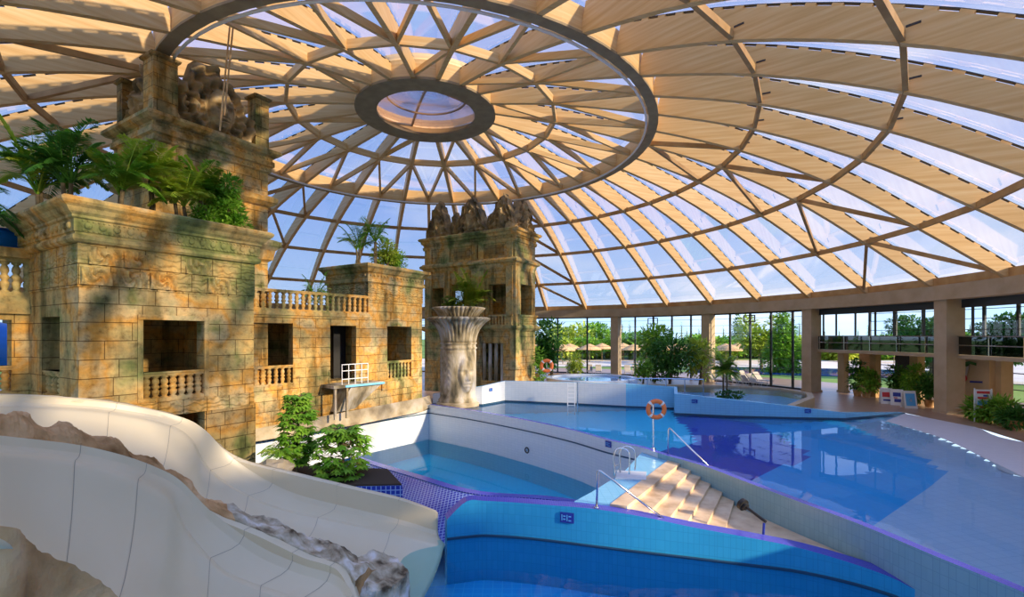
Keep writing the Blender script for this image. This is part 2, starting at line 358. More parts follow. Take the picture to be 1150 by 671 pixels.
for r in (RA, RBB, RC):
    bm = B()
    for k in range(40): bar(bm, P(k, r, zb(r) + .02) - inv, P(k + 1, r, zb(r) + .02) - inv, .15, .26)
    link('purlin_ring', bm, M['wood_dark'], frame)
bm = B()
for k in range(0, 40, 2): bar(bm, P(k, 7.2, zb(7.2) + .05) - inv, P(k + 2, 7.2, zb(7.2) + .05) - inv, .16, .4)
link('purlin_ring', bm, M['wood'], frame)
def annulus(bm, r0, r1, z0, z1, n=80, c=(0, 0)):
    rings = [[bm.verts.new((c[0] + r * math.sin(2 * PI * i / n), c[1] + r * math.cos(2 * PI * i / n), z)) for i in range(n)] for r, z in ((r0, z0), (r1, z0), (r1, z1), (r0, z1))]
    for k in range(4):
        for i in range(n): bm.faces.new((rings[k][i], rings[k][(i + 1) % n], rings[(k + 1) % 4][(i + 1) % n], rings[(k + 1) % 4][i]))
    bmesh.ops.recalc_face_normals(bm, faces=bm.faces)
bm = B(); annulus(bm, 12.0, 12.4, 14.95, 15.85); link('compression_ring', bm, M['wood'], frame)
bm = B(); annulus(bm, 11.97, 12.43, 14.86, 14.95); link('ring_soffit', bm, M['oculus'], frame)
bm = B(); tube(bm, [Vector((11.85 * math.sin(R(4.5 * i)), 11.85 * math.cos(R(4.5 * i)), 14.84)) for i in range(81)], .055, 6, False); link('ring_pipe', bm, M['white'], frame)
def brace(k0, r0, k1, r1, w=.15, h=.22, m='wood_dark'):
    bm = B(); bar(bm, P(k0, r0, zb(r0) + .05) - inv, P(k1, r1, zb(r1) + .05) - inv, w, h); link('brace', bm, M[m], frame)
for q in (-8, 0, 8, 16, 24):
    for a, b in ((12.4, RA), (RBB, RC)):
        brace(q, a, q + 1, b); brace(q, a, q - 1, b)
    brace(q, RA, q + 1, RBB); brace(q, RA, q - 1, RBB); brace(q, RC, q + 1, RD - .2); brace(q, RC, q - 1, RD - .2)
for k in range(0, 40, 2):
    brace(k, 7.2, k + 1, 12.0, .15, .3, 'wood'); brace(k, 7.2, k - 1, 12.0, .15, .3, 'wood')
for k in (-6, -2, 2, 8, 12, 16, 22, 28): brace(k, 7.2, k + 2, 3.8, .14, .26, 'wood')
bm = B()
for k in range(40): bar(bm, P(k, 28.55, 7.02) - inv, P(k + 1, 28.55, 7.02) - inv, .3, .42)
link('sill_beam', bm, M['wood_dark'], frame)
# roof film
bm = B(); nr, ns = 26, 80; rings = []
for j in range(nr + 1):
    r = 3.77 + (28.6 - 3.77) * j / nr; rt, zt = upper(r, .16)
    rings.append([bm.verts.new((CX + rt * math.sin(2 * PI * i / ns), CY + rt * math.cos(2 * PI * i / ns), zt)) for i in range(ns)])
for j in range(nr):
    for i in range(ns): bm.faces.new((rings[j][i], rings[j][(i + 1) % ns], rings[j + 1][(i + 1) % ns], rings[j + 1][i]))
o = struct('ceiling', bm, M['film'], smooth=True)
# oculus
oc = thing('oculus_skylight', 'round skylight with wide olive brown ring at the crown of the dome', 'skylight', (CX, CY, 16.6))
bm = B(); annulus(bm, 2.69, 3.85, 0, .12); link('ring', bm, M['oculus'], oc)
bm = B(); annulus(bm, 3.5, 3.85, .12, 1.25); link('kerb', bm, M['wood'], oc)
bm = B(); lathe(bm, [(3.5, .75), (3.4, .80), (2.4, 1.15), (1.2, 1.38), (.05, 1.45)], 48); link('pane', bm, M['ocglass'], oc, smooth=True)
for a in (0, 1, 2, 3):
    bm = B(); t = R(45 + 90 * a) + .35
    for i in range(6):
        f0, f1 = i / 6, (i + 1) / 6; q = lambda f: Vector((3.45 * f * math.sin(t), 3.45 * f * math.cos(t), 1.43 - .68 * f * f))
        bar(bm, q(f0), q(f1), .12, .14)
    link('glazing_bar', bm, M['wood_dark'], oc)
bm = B(); annulus(bm, 2.2, 2.28, 1.02, 1.1, 48); link('glazing_ring', bm, M['wood_dark'], oc)
# ================================================================== OUTER WALL: ring beam, columns, glazing
bm = B(); annulus(bm, 28.2, 29.5, 6.2, 7.0, 120, (CX, CY)); struct('trim_1', bm, M['concrete'])
def ringpt(deg, r, z=0): return Vector((CX + r * math.sin(R(deg)), CY + r * math.cos(R(deg)), z))
def ang_at(x, r=28.6):
    """bearing from the dome centre of the far ring point seen at photo column x"""
    t = (x - HX) / F; a, b, c = t * t + 1, 2 * (-CX * t) - 2 * CY, CX * CX + CY * CY - r * r
    Y = (-b + math.sqrt(b * b - 4 * a * c)) / (2 * a); return math.degrees(math.atan2(t * Y - CX, Y - CY))
colx = [(-60, 0), (20, 0), (300, 0), (420, 0), (560, 0), (691, 0), (794, 0), (909, 0), (1062, 0)]
angs = [ang_at(x) for x, _ in colx] + [ang_at(1062) + 20, ang_at(1062) + 42, ang_at(1062) + 66]
colname = {5: 'beige concrete column furthest left in front of the far windows', 6: 'beige column in the middle of the far window wall behind the upright spiky plant',
           7: 'tall beige column where the far windows meet the two storey gallery', 8: 'tall broad beige column right of the advertising boards'}
for i, a in enumerate(angs):
    t = thing('column', colname.get(i, 'concrete column on the hidden side of the hall'), 'column', ringpt(a, 28.75), -R(a), None if i in colname else 'perimeter columns behind buildings and beside the camera')
    bm = B(); box(bm, -.4, .4, -.45, .55, 0, 6.2); link('shaft', bm, M['concrete'], t)
    bm = B(); box(bm, -.46, .46, -.5, .6, 0, .15); link('base', bm, M['concrete'], t)
def glazing(n, a0, a1, z0, z1, r, mull, rows, tran=True):
    segs = max(2, int((a1 - a0) / 1.5)); bm = B()
    for i in range(segs):
        b0, b1 = a0 + (a1 - a0) * i / segs, a0 + (a1 - a0) * (i + 1) / segs
        poly(bm, [ringpt(b0, r, z0), ringpt(b1, r, z0), ringpt(b1, r, z1), ringpt(b0, r, z1)])
    o = struct(f'window_{n}', bm, M['pane'])
    bm = B()
    for i in range(mull + 1):
        b = a0 + (a1 - a0) * i / mull; p = ringpt(b, r); d = Vector((math.sin(R(b)), math.cos(R(b)), 0)); s = Vector((d.y, -d.x, 0))
        bar(bm, Vector((p.x, p.y, z0)), Vector((p.x, p.y, z1)), .16, .12, up=d)
    link('mullion', bm, M['frame'], o)
    bm = B()
    for z, hh in rows:
        for i in range(segs):
            b0, b1 = a0 + (a1 - a0) * i / segs, a0 + (a1 - a0) * (i + 1) / segs
            bar(bm, ringpt(b0, r - .02, z), ringpt(b1, r - .02, z), .06, hh)
    link('transom', bm, M['frame'], o)
    bm = B()
    b0 = a0 + (a1 - a0) * .35; b1 = a0 + (a1 - a0) / mull * 1 + b0 - a0
    b1 = b0 + 2.0
    for p, q in ((ringpt(b0, r - .1, 5.35), ringpt(b1, r - .1, 5.35)), (ringpt(b0, r - .1, 5.9), ringpt(b1, r - .1, 5.9))): bar(bm, p, q, .08, .08)
    for b in (b0, b1): bar(bm, ringpt(b, r - .1, 5.35), ringpt(b, r - .1, 5.98), .08, .08, up=Vector((0, 1, 0)))
    if tran: link('vent_sash', bm, M['frame'], o)
    else: bm.free()
rows = [(z, .025) for z in (.9, 1.6, 2.3, 3.0, 3.7, 4.4, 5.1, 5.7)] + [(0, .12), (6.08, .12)]
for n in range(7): glazing(n + 1, angs[n], angs[n + 1], 0, 6.2, 29.15, 4 if n < 5 else 5, rows)
# right hand gallery: slab, smoked parapet, upper glazing
ga0, ga1 = angs[7], angs[9] + 12
def arcwall(bm, a0, a1, r0, r1, z0, z1, st=1.5):
    n = max(1, int((a1 - a0) / st)); prev = None
    for i in range(n + 1):
        a = a0 + (a1 - a0) * i / n; cur = [bm.verts.new(p) for p in (ringpt(a, r0, z0), ringpt(a, r1, z0), ringpt(a, r1, z1), ringpt(a, r0, z1))]
        if prev:
            for j in range(4): bm.faces.new((prev[j], prev[(j + 1) % 4], cur[(j + 1) % 4], cur[j]))
        else: bm.faces.new(cur)
        prev = cur
    bm.faces.new(prev[::-1]); bmesh.ops.recalc_face_normals(bm, faces=bm.faces)
bm = B(); arcwall(bm, ga0 + .8, ga1, 28.9, 36, 3.0, 3.2); struct('trim_2', bm, M['concrete'])
bm = B(); arcwall(bm, ga0 + .8, ga1, 29.6, 36.5, 6.3, 6.6); struct('trim_3', bm, M['concrete'])
gp = thing('gallery_parapet', 'smoked glass parapet with pale rails running along the upper gallery', 'balustrade')
bm = B(); arcwall(bm, ga0 + .9, ga1, 28.95, 28.99, 3.22, 4.2); link('panel', bm, M['darkglass'], gp)
for z in (3.72, 4.2):
    bm = B(); tube(bm, [ringpt(a, 28.9, z) for a in [ga0 + 1 + (ga1 - ga0 - 1) * i / 40 for i in range(41)]], .03, 6); link('rail', bm, M['steel'], gp)
for i in range(14):
    bm = B(); a = ga0 + 1.2 + i * (ga1 - ga0 - 2) / 13; tube(bm, [ringpt(a, 28.9, 3.2), ringpt(a, 28.9, 4.22)], .03, 6); link('post', bm, M['steel'], gp)
glazing(8, ga0 + .5, ga1, 3.2, 6.2, 34.5, 16, [(3.2, .1), (3.9, .04), (4.6, .04), (5.3, .04), (5.9, .04)], False)
glazing(9, ga0 + .5, ga1, 0, 2.85, 35.5, 16, [(0, .1), (.9, .05), (1.9, .06), (2.7, .12)], False)
bm = B(); arcwall(bm, ga0 + .8, ga1, 29.1, 29.2, 5.75, 6.25); struct('trim_4', bm, M['frame'])
for i, da in enumerate((1.2, 3.2, 6.1, 9.0, 11.6, 15.6, 18.5, 21.5)):
    bm = B(); a = ga0 + da; p = ringpt(a, 29.3)
    bar(bm, Vector((p.x, p.y, 4.22)), Vector((p.x, p.y, 6.2)), .09, .09, up=Vector((0, 1, 0)))
    tag(link('gallery_mullion', bm, M['frame']), 'slim dark upright between the upper panes above the smoked parapet', 'mullion', 'uprights of the gallery glazing')
for x, r, wd, m, lab in ((947, 31, .5, 'plaster', 'beige pillar under the gallery nearest the far windows'), (983, 30.5, .45, 'wood_dark', 'orange brown pillar under the gallery left of the advertising boards'), (1030, 31.5, .55, 'plaster', 'beige pillar under the gallery left of the broad column'), (1125, 30.6, .6, 'plaster', 'beige pillar under the gallery right of the painted wall')):
    a = ang_at(x, r); t = thing('pillar', lab, 'pillar', ringpt(a, r), -R(a))
    bm = B(); box(bm, -wd / 2, wd / 2, -wd / 2, wd / 2, 0, 3.0); link('shaft', bm, M[m], t)
    bm = B(); box(bm, -wd / 2 - .05, wd / 2 + .05, -wd / 2 - .05, wd / 2 + .05, 0, .12); link('base', bm, M[m], t)
a0, a1 = ang_at(1071, 30), ang_at(1111, 30)
bm = B(); arcwall(bm, a0, a1, 30, 30.3, 0, 3.0); struct('wall_right', bm, M['plaster'])
bm = B(); arcwall(bm, ang_at(965, 33), ang_at(979, 33), 33, 33.3, 0, 3.0); struct('wall_lobby', bm, M['wood_dark'])
bm = B(); arcwall(bm, ang_at(1005, 33), ang_at(1024, 33), 33, 33.3, 0, 3.0); struct('wall_bar', bm, M['black'])
# mural on the wall, blue sign plates
def onwall(x, y, r, off=.03):
    a = ang_at(x, r - off); p = ringpt(a, r - off); return A(x, y, p.y)
def picture(name, lab, cat, shapes, r, parent=None):
    t = thing(name, lab, cat, onwall(shapes[0][1][0][0], shapes[0][1][0][1], r))
    for pn, pts, m, off in shapes:
        bm = B(); f = poly(bm, [onwall(x, y, r, off) - t.location for x, y in pts])
        ex = bmesh.ops.extrude_face_region(bm, geom=[f]); d = Vector((math.sin(R(a0)), math.cos(R(a0)), 0)) * .02
        for v in ex['geom']:
            if isinstance(v, bmesh.types.BMVert): v.co += d
        link(pn, bm, M[m], t)
    return t
picture('wall_painting', 'painted palm tree on the beige wall right of the broad column', 'painting', [
    ('trunk', [(1082, 424), (1086, 411), (1088, 412), (1085, 425)], 'canvas', .04),
    ('crown', [(1080, 411), (1083, 407), (1089, 406), (1096, 408), (1096, 411), (1089, 409), (1086, 412)], 'leaf_dark', .05),
    ('crest', [(1078, 423), (1085, 422), (1086, 426), (1083, 430), (1082, 437), (1081, 430), (1078, 427)], 'red', .05),
    ('letter_block', [(1072.5, 430), (1079, 429.5), (1079, 431.5), (1072.5, 432)], 'navy', .04),
    ('letter_block', [(1089, 428), (1103, 428.5), (1103, 430.5), (1089, 430)], 'navy', .04)], 30)
# ================================================================== GROUND, DECK, POOLS
rim = [(484.6, 455), (534, 462), (595, 473), (646, 484), (685, 494.6), (725, 503.6), (746, 510.5), (797, 525), (840, 541), (893.6, 561), (972.6, 590), (1059, 626), (1150, 663)]
RIM = [G(x, y, 0) for x, y in rim]; RIM.append(RIM[-1] * 2 - RIM[-2] + Vector((.1, -.8, 0))); RIM.append(RIM[-1] + Vector((.8, -3.5, 0)))
for p in RIM: p.z = 0
RIMS = smoothline(RIM, 60)
WZ = -.08
farw = [G(486, 455, WZ), G(541.6, 456, WZ), G(567, 451.5, WZ), G(648, 455, WZ), G(703, 458, WZ), G(757, 460, WZ), G(757.5, 466, WZ), G(820, 469, WZ), G(893, 471, WZ), G(949, 472, WZ), G(1016, 466, WZ)]
ftop = [.6, 1.12, 1.28, 1.30, 1.34, 1.22, 1.07, .86, .57, .28, .03]
beach_hi = [G(1037, 468.5, 0), G(1095, 480, 0), G(1150, 497, 0)]; beach_hi += [beach_hi[-1] + Vector((3, -5.5, 0)), beach_hi[-1] + Vector((3.5, -12, 0))]
beach_lo = [G(994, 473, WZ), G(1055, 491, WZ), G(1109, 516, WZ), G(1150, 536, WZ)]; beach_lo += [beach_lo[-1] + Vector((2.0, -4, 0)), beach_lo[-1] + Vector((2.5, -9, 0))]
UW = Vector((.52, .854, 0)); VW = Vector((-.854, .52, 0))
mp0 = RIM[0]; mpL = G(356.7, 475, 0); mpLL = mpL + (mpL - mp0) * .55
hole = [mp0] + farw[1:] + beach_hi + [Vector((24, -3, 0)), Vector((-12.5, -3, 0)), Vector((-12.5, 9, 0)), Vector((-8.6, 14.4, 0)), mpLL]
bm = B(); circ = [ringpt(i * 4, 37) for i in range(90)]
flat(bm, circ, 0, [hole]); struct('floor', bm, M['deck'])
bm = B(); flat(bm, [Vector((-13, -3.5, 0)), Vector((25, -3.5, 0)), Vector((25, 32, 0)), Vector((-13, 32, 0))], -4.4); struct('floor_basement', bm, M['bluetile'])
bm = B(); box(bm, 3, 29, -7, -4, -1, 11.5); struct('wall_added_shade', bm, M['plaster'])  # unseen block added behind the camera to shade the slides and front wall
# far walls of the main pool
bm = B(); wallstrip(bm, farw, ftop, -1.2, -.3, 0, 1)
pw = tag(link('pool_wall', bm, None, mats=[M['whitetile'], M['bluetile']]), 'long white tiled wall closing the far side of the main pool', 'pool wall')
for f in pw.data.polygons:
    c = f.center
    if (c.x > D(703, 29) and c.y < 30) or c.x > 7: f.material_index = 1  # unlit stretch before the island: shade put into the colour as blue tile
bm = B(); wallstrip(bm, offset(farw, .01), [WZ + .1] * len(farw), WZ - .02, .02); link('waterline_stripe', bm, M['line'], pw)
def wallsign(a, b, name='depth_sign', lab='', parent=None):
    bm = B(); d = (b - a); t = Vector((d.y, -d.x, 0)).normalized() * .02
    return bm
# upper pool behind the island wall, with coping
up_out = [farw[4] + Vector((0, .3, 0)), farw[5] + Vector((.3, .3, 0)), farw[6] + Vector((.25, .3, 0)), farw[7] + Vector((.1, .3, 0)), farw[8] + Vector((.1, .25, 0)), G(915, 449, .45), G(912, 444, .45), G(880, 438.5, .45), G(830, 435.5, .45), G(760, 434, .45), G(703, 433, .45)]
bm = B(); flat(bm, up_out, .45); tag(link('upper_pool_water', bm, water('upper water', (.9, .98, 1), .3, 6)), 'still blue water of the small raised pool behind the island wall', 'pool water')
bm = B(); flat(bm, up_out, .06); struct('floor_upper_pool', bm, M['skyfloor'])
cop = up_out[4:]
bm = B(); wallstrip(bm, cop, [.58] * len(cop), 0, -.35, 0, 1); tag(link('pool_coping', bm, None, mats=[M['plaster'], M['concrete']]), 'beige stone kerb curving around the raised blue pool', 'kerb')
# main pool floor in four colours
fl = B(); cell = .34; th = R(34); ca, sa = math.cos(th), math.sin(th)
import mathutils
def inside(p, pg):
    x, y = p; c = False; j = len(pg) - 1
    for i in range(len(pg)):
        if (pg[i][1] > y) != (pg[j][1] > y) and x < (pg[j][0] - pg[i][0]) * (y - pg[i][1]) / (pg[j][1] - pg[i][1]) + pg[i][0]: c = not c
        j = i
    return c
pool_out = RIMS + [Vector((22, -3, 0))] + beach_lo[::-1] + [farw[10]] + farw[1:10][::-1]
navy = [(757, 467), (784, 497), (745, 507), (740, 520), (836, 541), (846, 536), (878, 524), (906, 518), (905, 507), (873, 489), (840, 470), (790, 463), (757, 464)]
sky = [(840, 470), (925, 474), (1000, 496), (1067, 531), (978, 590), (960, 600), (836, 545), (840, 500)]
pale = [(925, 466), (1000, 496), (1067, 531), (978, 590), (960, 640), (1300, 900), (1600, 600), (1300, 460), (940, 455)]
vc = {}
def vtx(i, j):
    if (i, j) not in vc:
        vc[i, j] = fl.verts.new((i * cell * ca - j * cell * sa, i * cell * sa + j * cell * ca, 0))
    return vc[i, j]
pxy = [(p.x, p.y) for p in pool_out]
bl = [(p.x, p.y) for p in beach_lo]
def fdepth(x, y):
    # shelves up towards the beach edge
    d = min((mathutils.geometry.intersect_point_line(Vector((x, y)), Vector(bl[i]), Vector(bl[i + 1]))[0] - Vector((x, y))).length for i in range(len(bl) - 1))
    return max(-.85, WZ - .02 - d * .11)
for i in range(-10, 130):
    for j in range(-70, 110):
        x = (i + .5) * cell * ca - (j + .5) * cell * sa; y = (i + .5) * cell * sa + (j + .5) * cell * ca
        if y < -3 or y > 33 or x < -6 or x > 23: continue
        ok = inside((x, y), pxy)
        if not ok:
            ok = False and any(inside((x + dx, y + dy), pxy) for dx, dy in ((.5, 0), (-.5, 0), (0, .5), (0, -.5))) and y > 20 and x > -5 and (x < 14)
            if not ok: continue
        z = fdepth(x, y)
        if y > .5:
            q = (HX + F * x / y, HY + F * (CAMZ - z) / y)
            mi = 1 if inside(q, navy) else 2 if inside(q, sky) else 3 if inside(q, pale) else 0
        else: mi = 3
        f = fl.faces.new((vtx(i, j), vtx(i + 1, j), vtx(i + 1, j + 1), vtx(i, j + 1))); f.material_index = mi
for v in fl.verts: v.co.z = fdepth(v.co.x, v.co.y)
bm = B(); flat(bm, pool_out, -.9); struct('floor_main_basin', bm, M['cyanfloor'])
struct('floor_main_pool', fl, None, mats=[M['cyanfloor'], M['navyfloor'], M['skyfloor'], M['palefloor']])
bm = B(); flat(bm, pool_out, WZ); tag(link('main_pool_water', bm, water('main water', (.82, .96, 1), .02, 1.5)), 'wide sheet of calm blue water in the main pool', 'pool water')
bm = B()
bs, bh = smoothline(beach_lo, 24), smoothline(beach_hi, 24)
for i in range(23): poly(bm, [bs[i] - Vector((0, 0, .02)), bs[i + 1] - Vector((0, 0, .02)), bh[i + 1], bh[i]])
poly(bm, [farw[10] + Vector((0, 0, .06)), bs[0] - Vector((0, 0, .02)), bh[0]])
struct('floor_beach', bm, M['beach'])
# rim wall between main pool, middle pool and walkway
bm = B(); wallstrip(bm, RIMS, [.05] * 60, -4.3, .22, 0, 1)
rw = tag(link('pool_wall', bm, None, mats=[M['whitetile'], M['purple'], M['tealtile']]), 'long curved retaining wall of the main pool with purple mosaic rim', 'pool wall')
for f in rw.data.polygons:
    if f.material_index == 0 and f.center.x > 5.2: f.material_index = 2
o28 = [p for p in offset(RIMS, .225) if p.x < 4.9]
bm = B(); wallstrip(bm, o28, [-.44] * len(o28), -.50, .02); link('tile_stripe', bm, M['line'], rw)
jl = offset(RIMS, .225); jt_ = (595 - HX) / F; jk = min(range(59), key=lambda i: abs((jl[i].x + jl[i + 1].x) / 2 - jt_ * (jl[i].y + jl[i + 1].y) / 2))
jp = (jl[jk] + jl[jk + 1]) / 2; jp = Vector((jp.x, jp.y, CAMZ - (506 - HY) * jp.y / F)); jr = math.atan2(jl[jk + 1].y - jl[jk].y, jl[jk + 1].x - jl[jk].x)
o = thing('pool_jet', 'round steel water jet ring in the white wall of the middle pool', 'pool fitting', jp)
bm = B()
for rr in ((.13, .03),):
    tube(bm, [Vector((rr[0] * math.cos(R(a * 20)), -.02, rr[0] * math.sin(R(a * 20)))) for a in range(19)], rr[1], 6)
link('ring', bm, M['bolt'], o)
bm = B(); tube(bm, [Vector((0, .02, 0)), Vector((0, -.03, 0))], .05, 10); link('nozzle', bm, M['steel'], o)
o.rotation_euler = (0, 0, jr)
# middle pool
MZ = -2.08
pad = [G(x, y, -.1) for x, y in ((645, 566), (664, 552), (700, 530), (712, 517))]
weir = [G(400, 512, MZ), G(416, 518, MZ), G(470, 534, MZ), G(534, 552, MZ), G(612, 558, MZ), G(649, 563, MZ), Vector((5, 17.5, MZ))]
left = [mp0, mpL, mpLL]
bm = B(); wallstrip(bm, [mpLL, mpL, mp0], [.02] * 3, -4.3, -.3)
lw_ = tag(link('pool_wall', bm, M['whitetile']), 'white tiled wall below the stone terrace on the left of the middle pool', 'pool wall')
bm = B(); wallstrip(bm, offset([mpLL, mpL, mp0], .01), [-.44] * 3, -.50, .02); link('tile_stripe', bm, M['line'], lw_)
mid = [p for p in offset(RIMS, .2) if p.x < 5.6]
bm = B(); flat(bm, [Vector((p.x, p.y, 0)) for p in mid] + weir[::-1] + [mpLL, mpL], MZ); tag(link('middle_pool_water', bm, water('middle water', (.50, .93, 1), .01, 1.5)), 'turquoise water of the deep white walled middle pool', 'pool water')
bm = B(); flat(bm, [Vector((p.x, p.y, 0)) for p in mid] + weir[::-1] + [mpLL, mpL], -2.95); struct('floor_middle_pool', bm, M['cyanfloor'])
wr = smoothline(weir[:6], 30)
wr = [Vector((p.x, p.y, 0)) for p in wr]
bm = B(); wallstrip(bm, wr, [MZ + .04] * 30, -3.5, .4, 0, 1)
wo_ = tag(link('overflow_weir', bm, None, mats=[M['navytile'], M['purple']]), 'low navy mosaic overflow wall on the near side of the middle pool', 'pool wall')
bm = B()
for i in range(29):
    a, b = wr[i], wr[i + 1]; q = offset(wr, .45); r_ = offset(wr, 2.8)
    poly(bm, [(q[i].x, q[i].y, MZ - .0), (q[i + 1].x, q[i + 1].y, MZ), (r_[i + 1].x, r_[i + 1].y, -3.1), (r_[i].x, r_[i].y, -3.1)])
link('spill_slope', bm, M['navytile'], wo_)
# front wall and front pool
FZ = -1.1
fr = [(502, 584, 606), (524, 563.5, 603.5), (545, 563, 602), (581, 565, 604), (620, 568, 608), (667, 572, 614), (720, 580.5, 620.5), (780, 593, 627.5), (840, 604, 635), (894, 615, 642), (950, 631, 654), (1001, 649, 669), (1040, 668, 685)]
FR = []
for x, yt, yw in fr:
    Y = F * (CAMZ - FZ) / (yw - HY); FR.append(Vector((D(x, Y), Y, CAMZ - (yt - HY) * Y / F)))
FR.append(FR[-1] + Vector((.9, -1.3, -.08))); FR.append(FR[-1] + Vector((1.6, -3.4, 0)))
FRS = smoothline(FR, 56)
bm = B(); wallstrip(bm, FRS, [p.z for p in FRS], -4.3, -.38, 0, 1)
fw = tag(link('pool_wall', bm, None, mats=[M['frontwall'], M['purple']]), 'curved azure tiled wall with purple mosaic top around the nearest pool', 'pool wall')
bm = B(); wallstrip(bm, offset(FRS, .005), [FZ + .035] * 56, FZ - .03, .02); link('waterline_stripe', bm, M['line'], fw)
def plate(name, lab, x0, y0, x1, y1, Y, cat='sign', rz=0, marks=()):
    c = A((x0 + x1) / 2, (y0 + y1) / 2, Y); w_, h_ = (x1 - x0) / F * Y, (y1 - y0) / F * Y
    t = thing(name, lab, cat, c, rz); bm = B(); box(bm, -w_ / 2, w_ / 2, -.02, .02, -h_ / 2, h_ / 2); link('board', bm, M['navy'], t)
    for a, b, c_, d in marks:
        bm = B(); box(bm, a * w_, b * w_, -.03, -.02, c_ * h_, d * h_); link('digit', bm, M['white'] if h_ < .2 else M['skyprint'], t)
    return t
def sign_on(path, name, lab, x, y, w_, h_, side, marks):
    """plate fixed to a wall path, found where the view ray through (x, y) meets it"""
    t = (x - HX) / F; best = min(range(len(path) - 1), key=lambda i: abs((path[i].x + path[i + 1].x) / 2 - t * (path[i].y + path[i + 1].y) / 2))
    a, b = path[best], path[best + 1]; d = (b - a); f = (t * a.y - a.x) / (d.x - t * d.y); p = a + d * f
    rz = math.atan2(d.y, d.x); n = Vector((d.y, -d.x, 0)).normalized() * side
    o = thing(name, lab, 'sign', (p.x + n.x * .03, p.y + n.y * .03, CAMZ - (y - HY) * p.y / F), rz + (0 if side > 0 else PI))
    bm = B(); box(bm, -w_ / 2, w_ / 2, -.01, .025, -h_ / 2, h_ / 2); link('plate', bm, M['navy'], o)
    for k, (u0, u1, v0, v1) in enumerate(marks):
        bm = B(); box(bm, u0 * w_, u1 * w_, -.018, -.01, v0 * h_, v1 * h_); link('digit', bm, M['skyprint'], o)
MK = [(-.4, -.34, -.3, .3), (-.28, -.1, .1, .2), (-.28, -.1, -.2, -.1), (-.02, .04, -.3, .3), (.12, .3, .1, .2), (.12, .3, -.3, -.2)]
sign_on(FRS, 'depth_sign', 'large navy depth sign on the azure front wall', 637, 581.5, .36, .26, 1, MK)
sign_on(offset(RIMS, .22), 'depth_sign', 'navy depth sign below the purple rim left of the ladder top', 683.5, 499, .3, .25, 1, MK)
sign_on(farw, 'depth_sign', 'small navy depth sign on the white far wall near the stone face column', 551, 438, .3, .2, 1, MK)
sign_on(farw, 'depth_sign', 'small navy depth sign on the pale blue island wall', 780, 451, .3, .2, 1, MK)
sign_on(farw, 'depth_sign', 'small navy depth sign where the island wall dips toward the beach', 907, 462, .3, .2, 1, MK)
bm = B(); fp = [Vector((p.x, p.y, 0)) for p in FRS] + [Vector((14, -3, 0)), Vector((-6, -3, 0)), Vector((-6, 11.5, 0))]
flat(bm, fp, FZ); tag(link('front_pool_water', bm, water('front water', (.72, .95, 1), .04, 2.2)), 'clear blue water of the landing pool below the slides', 'pool water')
bm = B(); flat(bm, fp, -2.3); struct('floor_front_pool', bm, M['poolfloor'])
# walkway, stairs, blue landing
wall_o = [p for p in offset(RIMS, .21)]
walk_far = [p for p in wall_o if p.x > 6.5 and p.y > -2]
walk_near = [p for p in offset(FRS, -.37) if p.x > 4.9]
def near_at(Yv, path):
    return min(path, key=lambda p: abs(p.y - Yv))
bm = B(); nA, nB = smoothline(walk_far, 24), smoothline(walk_near, 24)
for i in range(23): poly(bm, [(nB[i].x, nB[i].y, min(nB[i].z, -.66) - .03), (nB[i + 1].x, nB[i + 1].y, min(nB[i + 1].z, -.66) - .03), (nA[i + 1].x, nA[i + 1].y, -.78), (nA[i].x, nA[i].y, -.78)])
struct('floor_walkway', bm, M['walk'])
st = thing('staircase', 'six travertine steps between the main pool wall and the front wall', 'stairs', (0, 0, 0))
fn = [(825, 561.5), (812, 552), (798, 544), (786, 537), (774, 530.6), (763.5, 521)]; nn_ = [(811.8, 596.4), (790, 591), (770, 585.7), (751.4, 581.6), (728.6, 577.6), (704.4, 575)]
zs = [-.66, -.55, -.44, -.33, -.22, -.11]
def on_path(path, x, z=0):
    t = (x - HX) / F; k = min(range(len(path) - 1), key=lambda i: abs((path[i].x + path[i + 1].x) / 2 - t * (path[i].y + path[i + 1].y) / 2))
    a, b = path[k], path[k + 1]; d = b - a; f = (t * a.y - a.x) / (d.x - t * d.y); p = a + d * f; return Vector((p.x, p.y, z))
FIN = offset(FRS, -.36)
far6 = [G(x, y, z) for (x, y), z in zip(fn, zs)]; near6 = [on_path(FIN, x, z) for (x, y), z in zip(nn_, zs)]
far6 = [p + (p - q).normalized() * .25 for p, q in zip(far6, near6)]
pad_r = [G(745, 511.5, 0), G(722, 503, 0)]
for i in range(6):
    a, b = near6[i], far6[i]; e_ = 0
    c, d = (far6[i + 1], near6[i + 1]) if i < 5 else (far6[5] + (far6[5] - far6[4]), on_path(FIN, 685))
    bm = B(); prism(bm, [a, b, c + (c - b) * .1, d], -1.6, zs[i]); link('step', bm, M['walk'], st)
bm = B(); pl = [on_path(FIN, 704), far6[5], pad_r[0] + Vector((.0, .1, 0)), pad_r[1], pad[3], pad[2], pad[1], on_path(FIN, 645), on_path(FIN, 675)]
prism(bm, pl, -4.0, -.13); tag(link('landing_platform', bm, M['bluetile']), 'blue tiled landing beside the top of the travertine steps', 'platform')
bm = B(); c = G(708, 534, -.1); prism(bm, [c + Vector(v) for v in ((-.55, -.35, 0), (.35, -.5, 0), (.6, .35, 0), (-.3, .5, 0))], -.14, -.09)
tag(link('ladder_pad', bm, M['whitetile']), 'white square pad under the small steel pool ladder', 'pad')
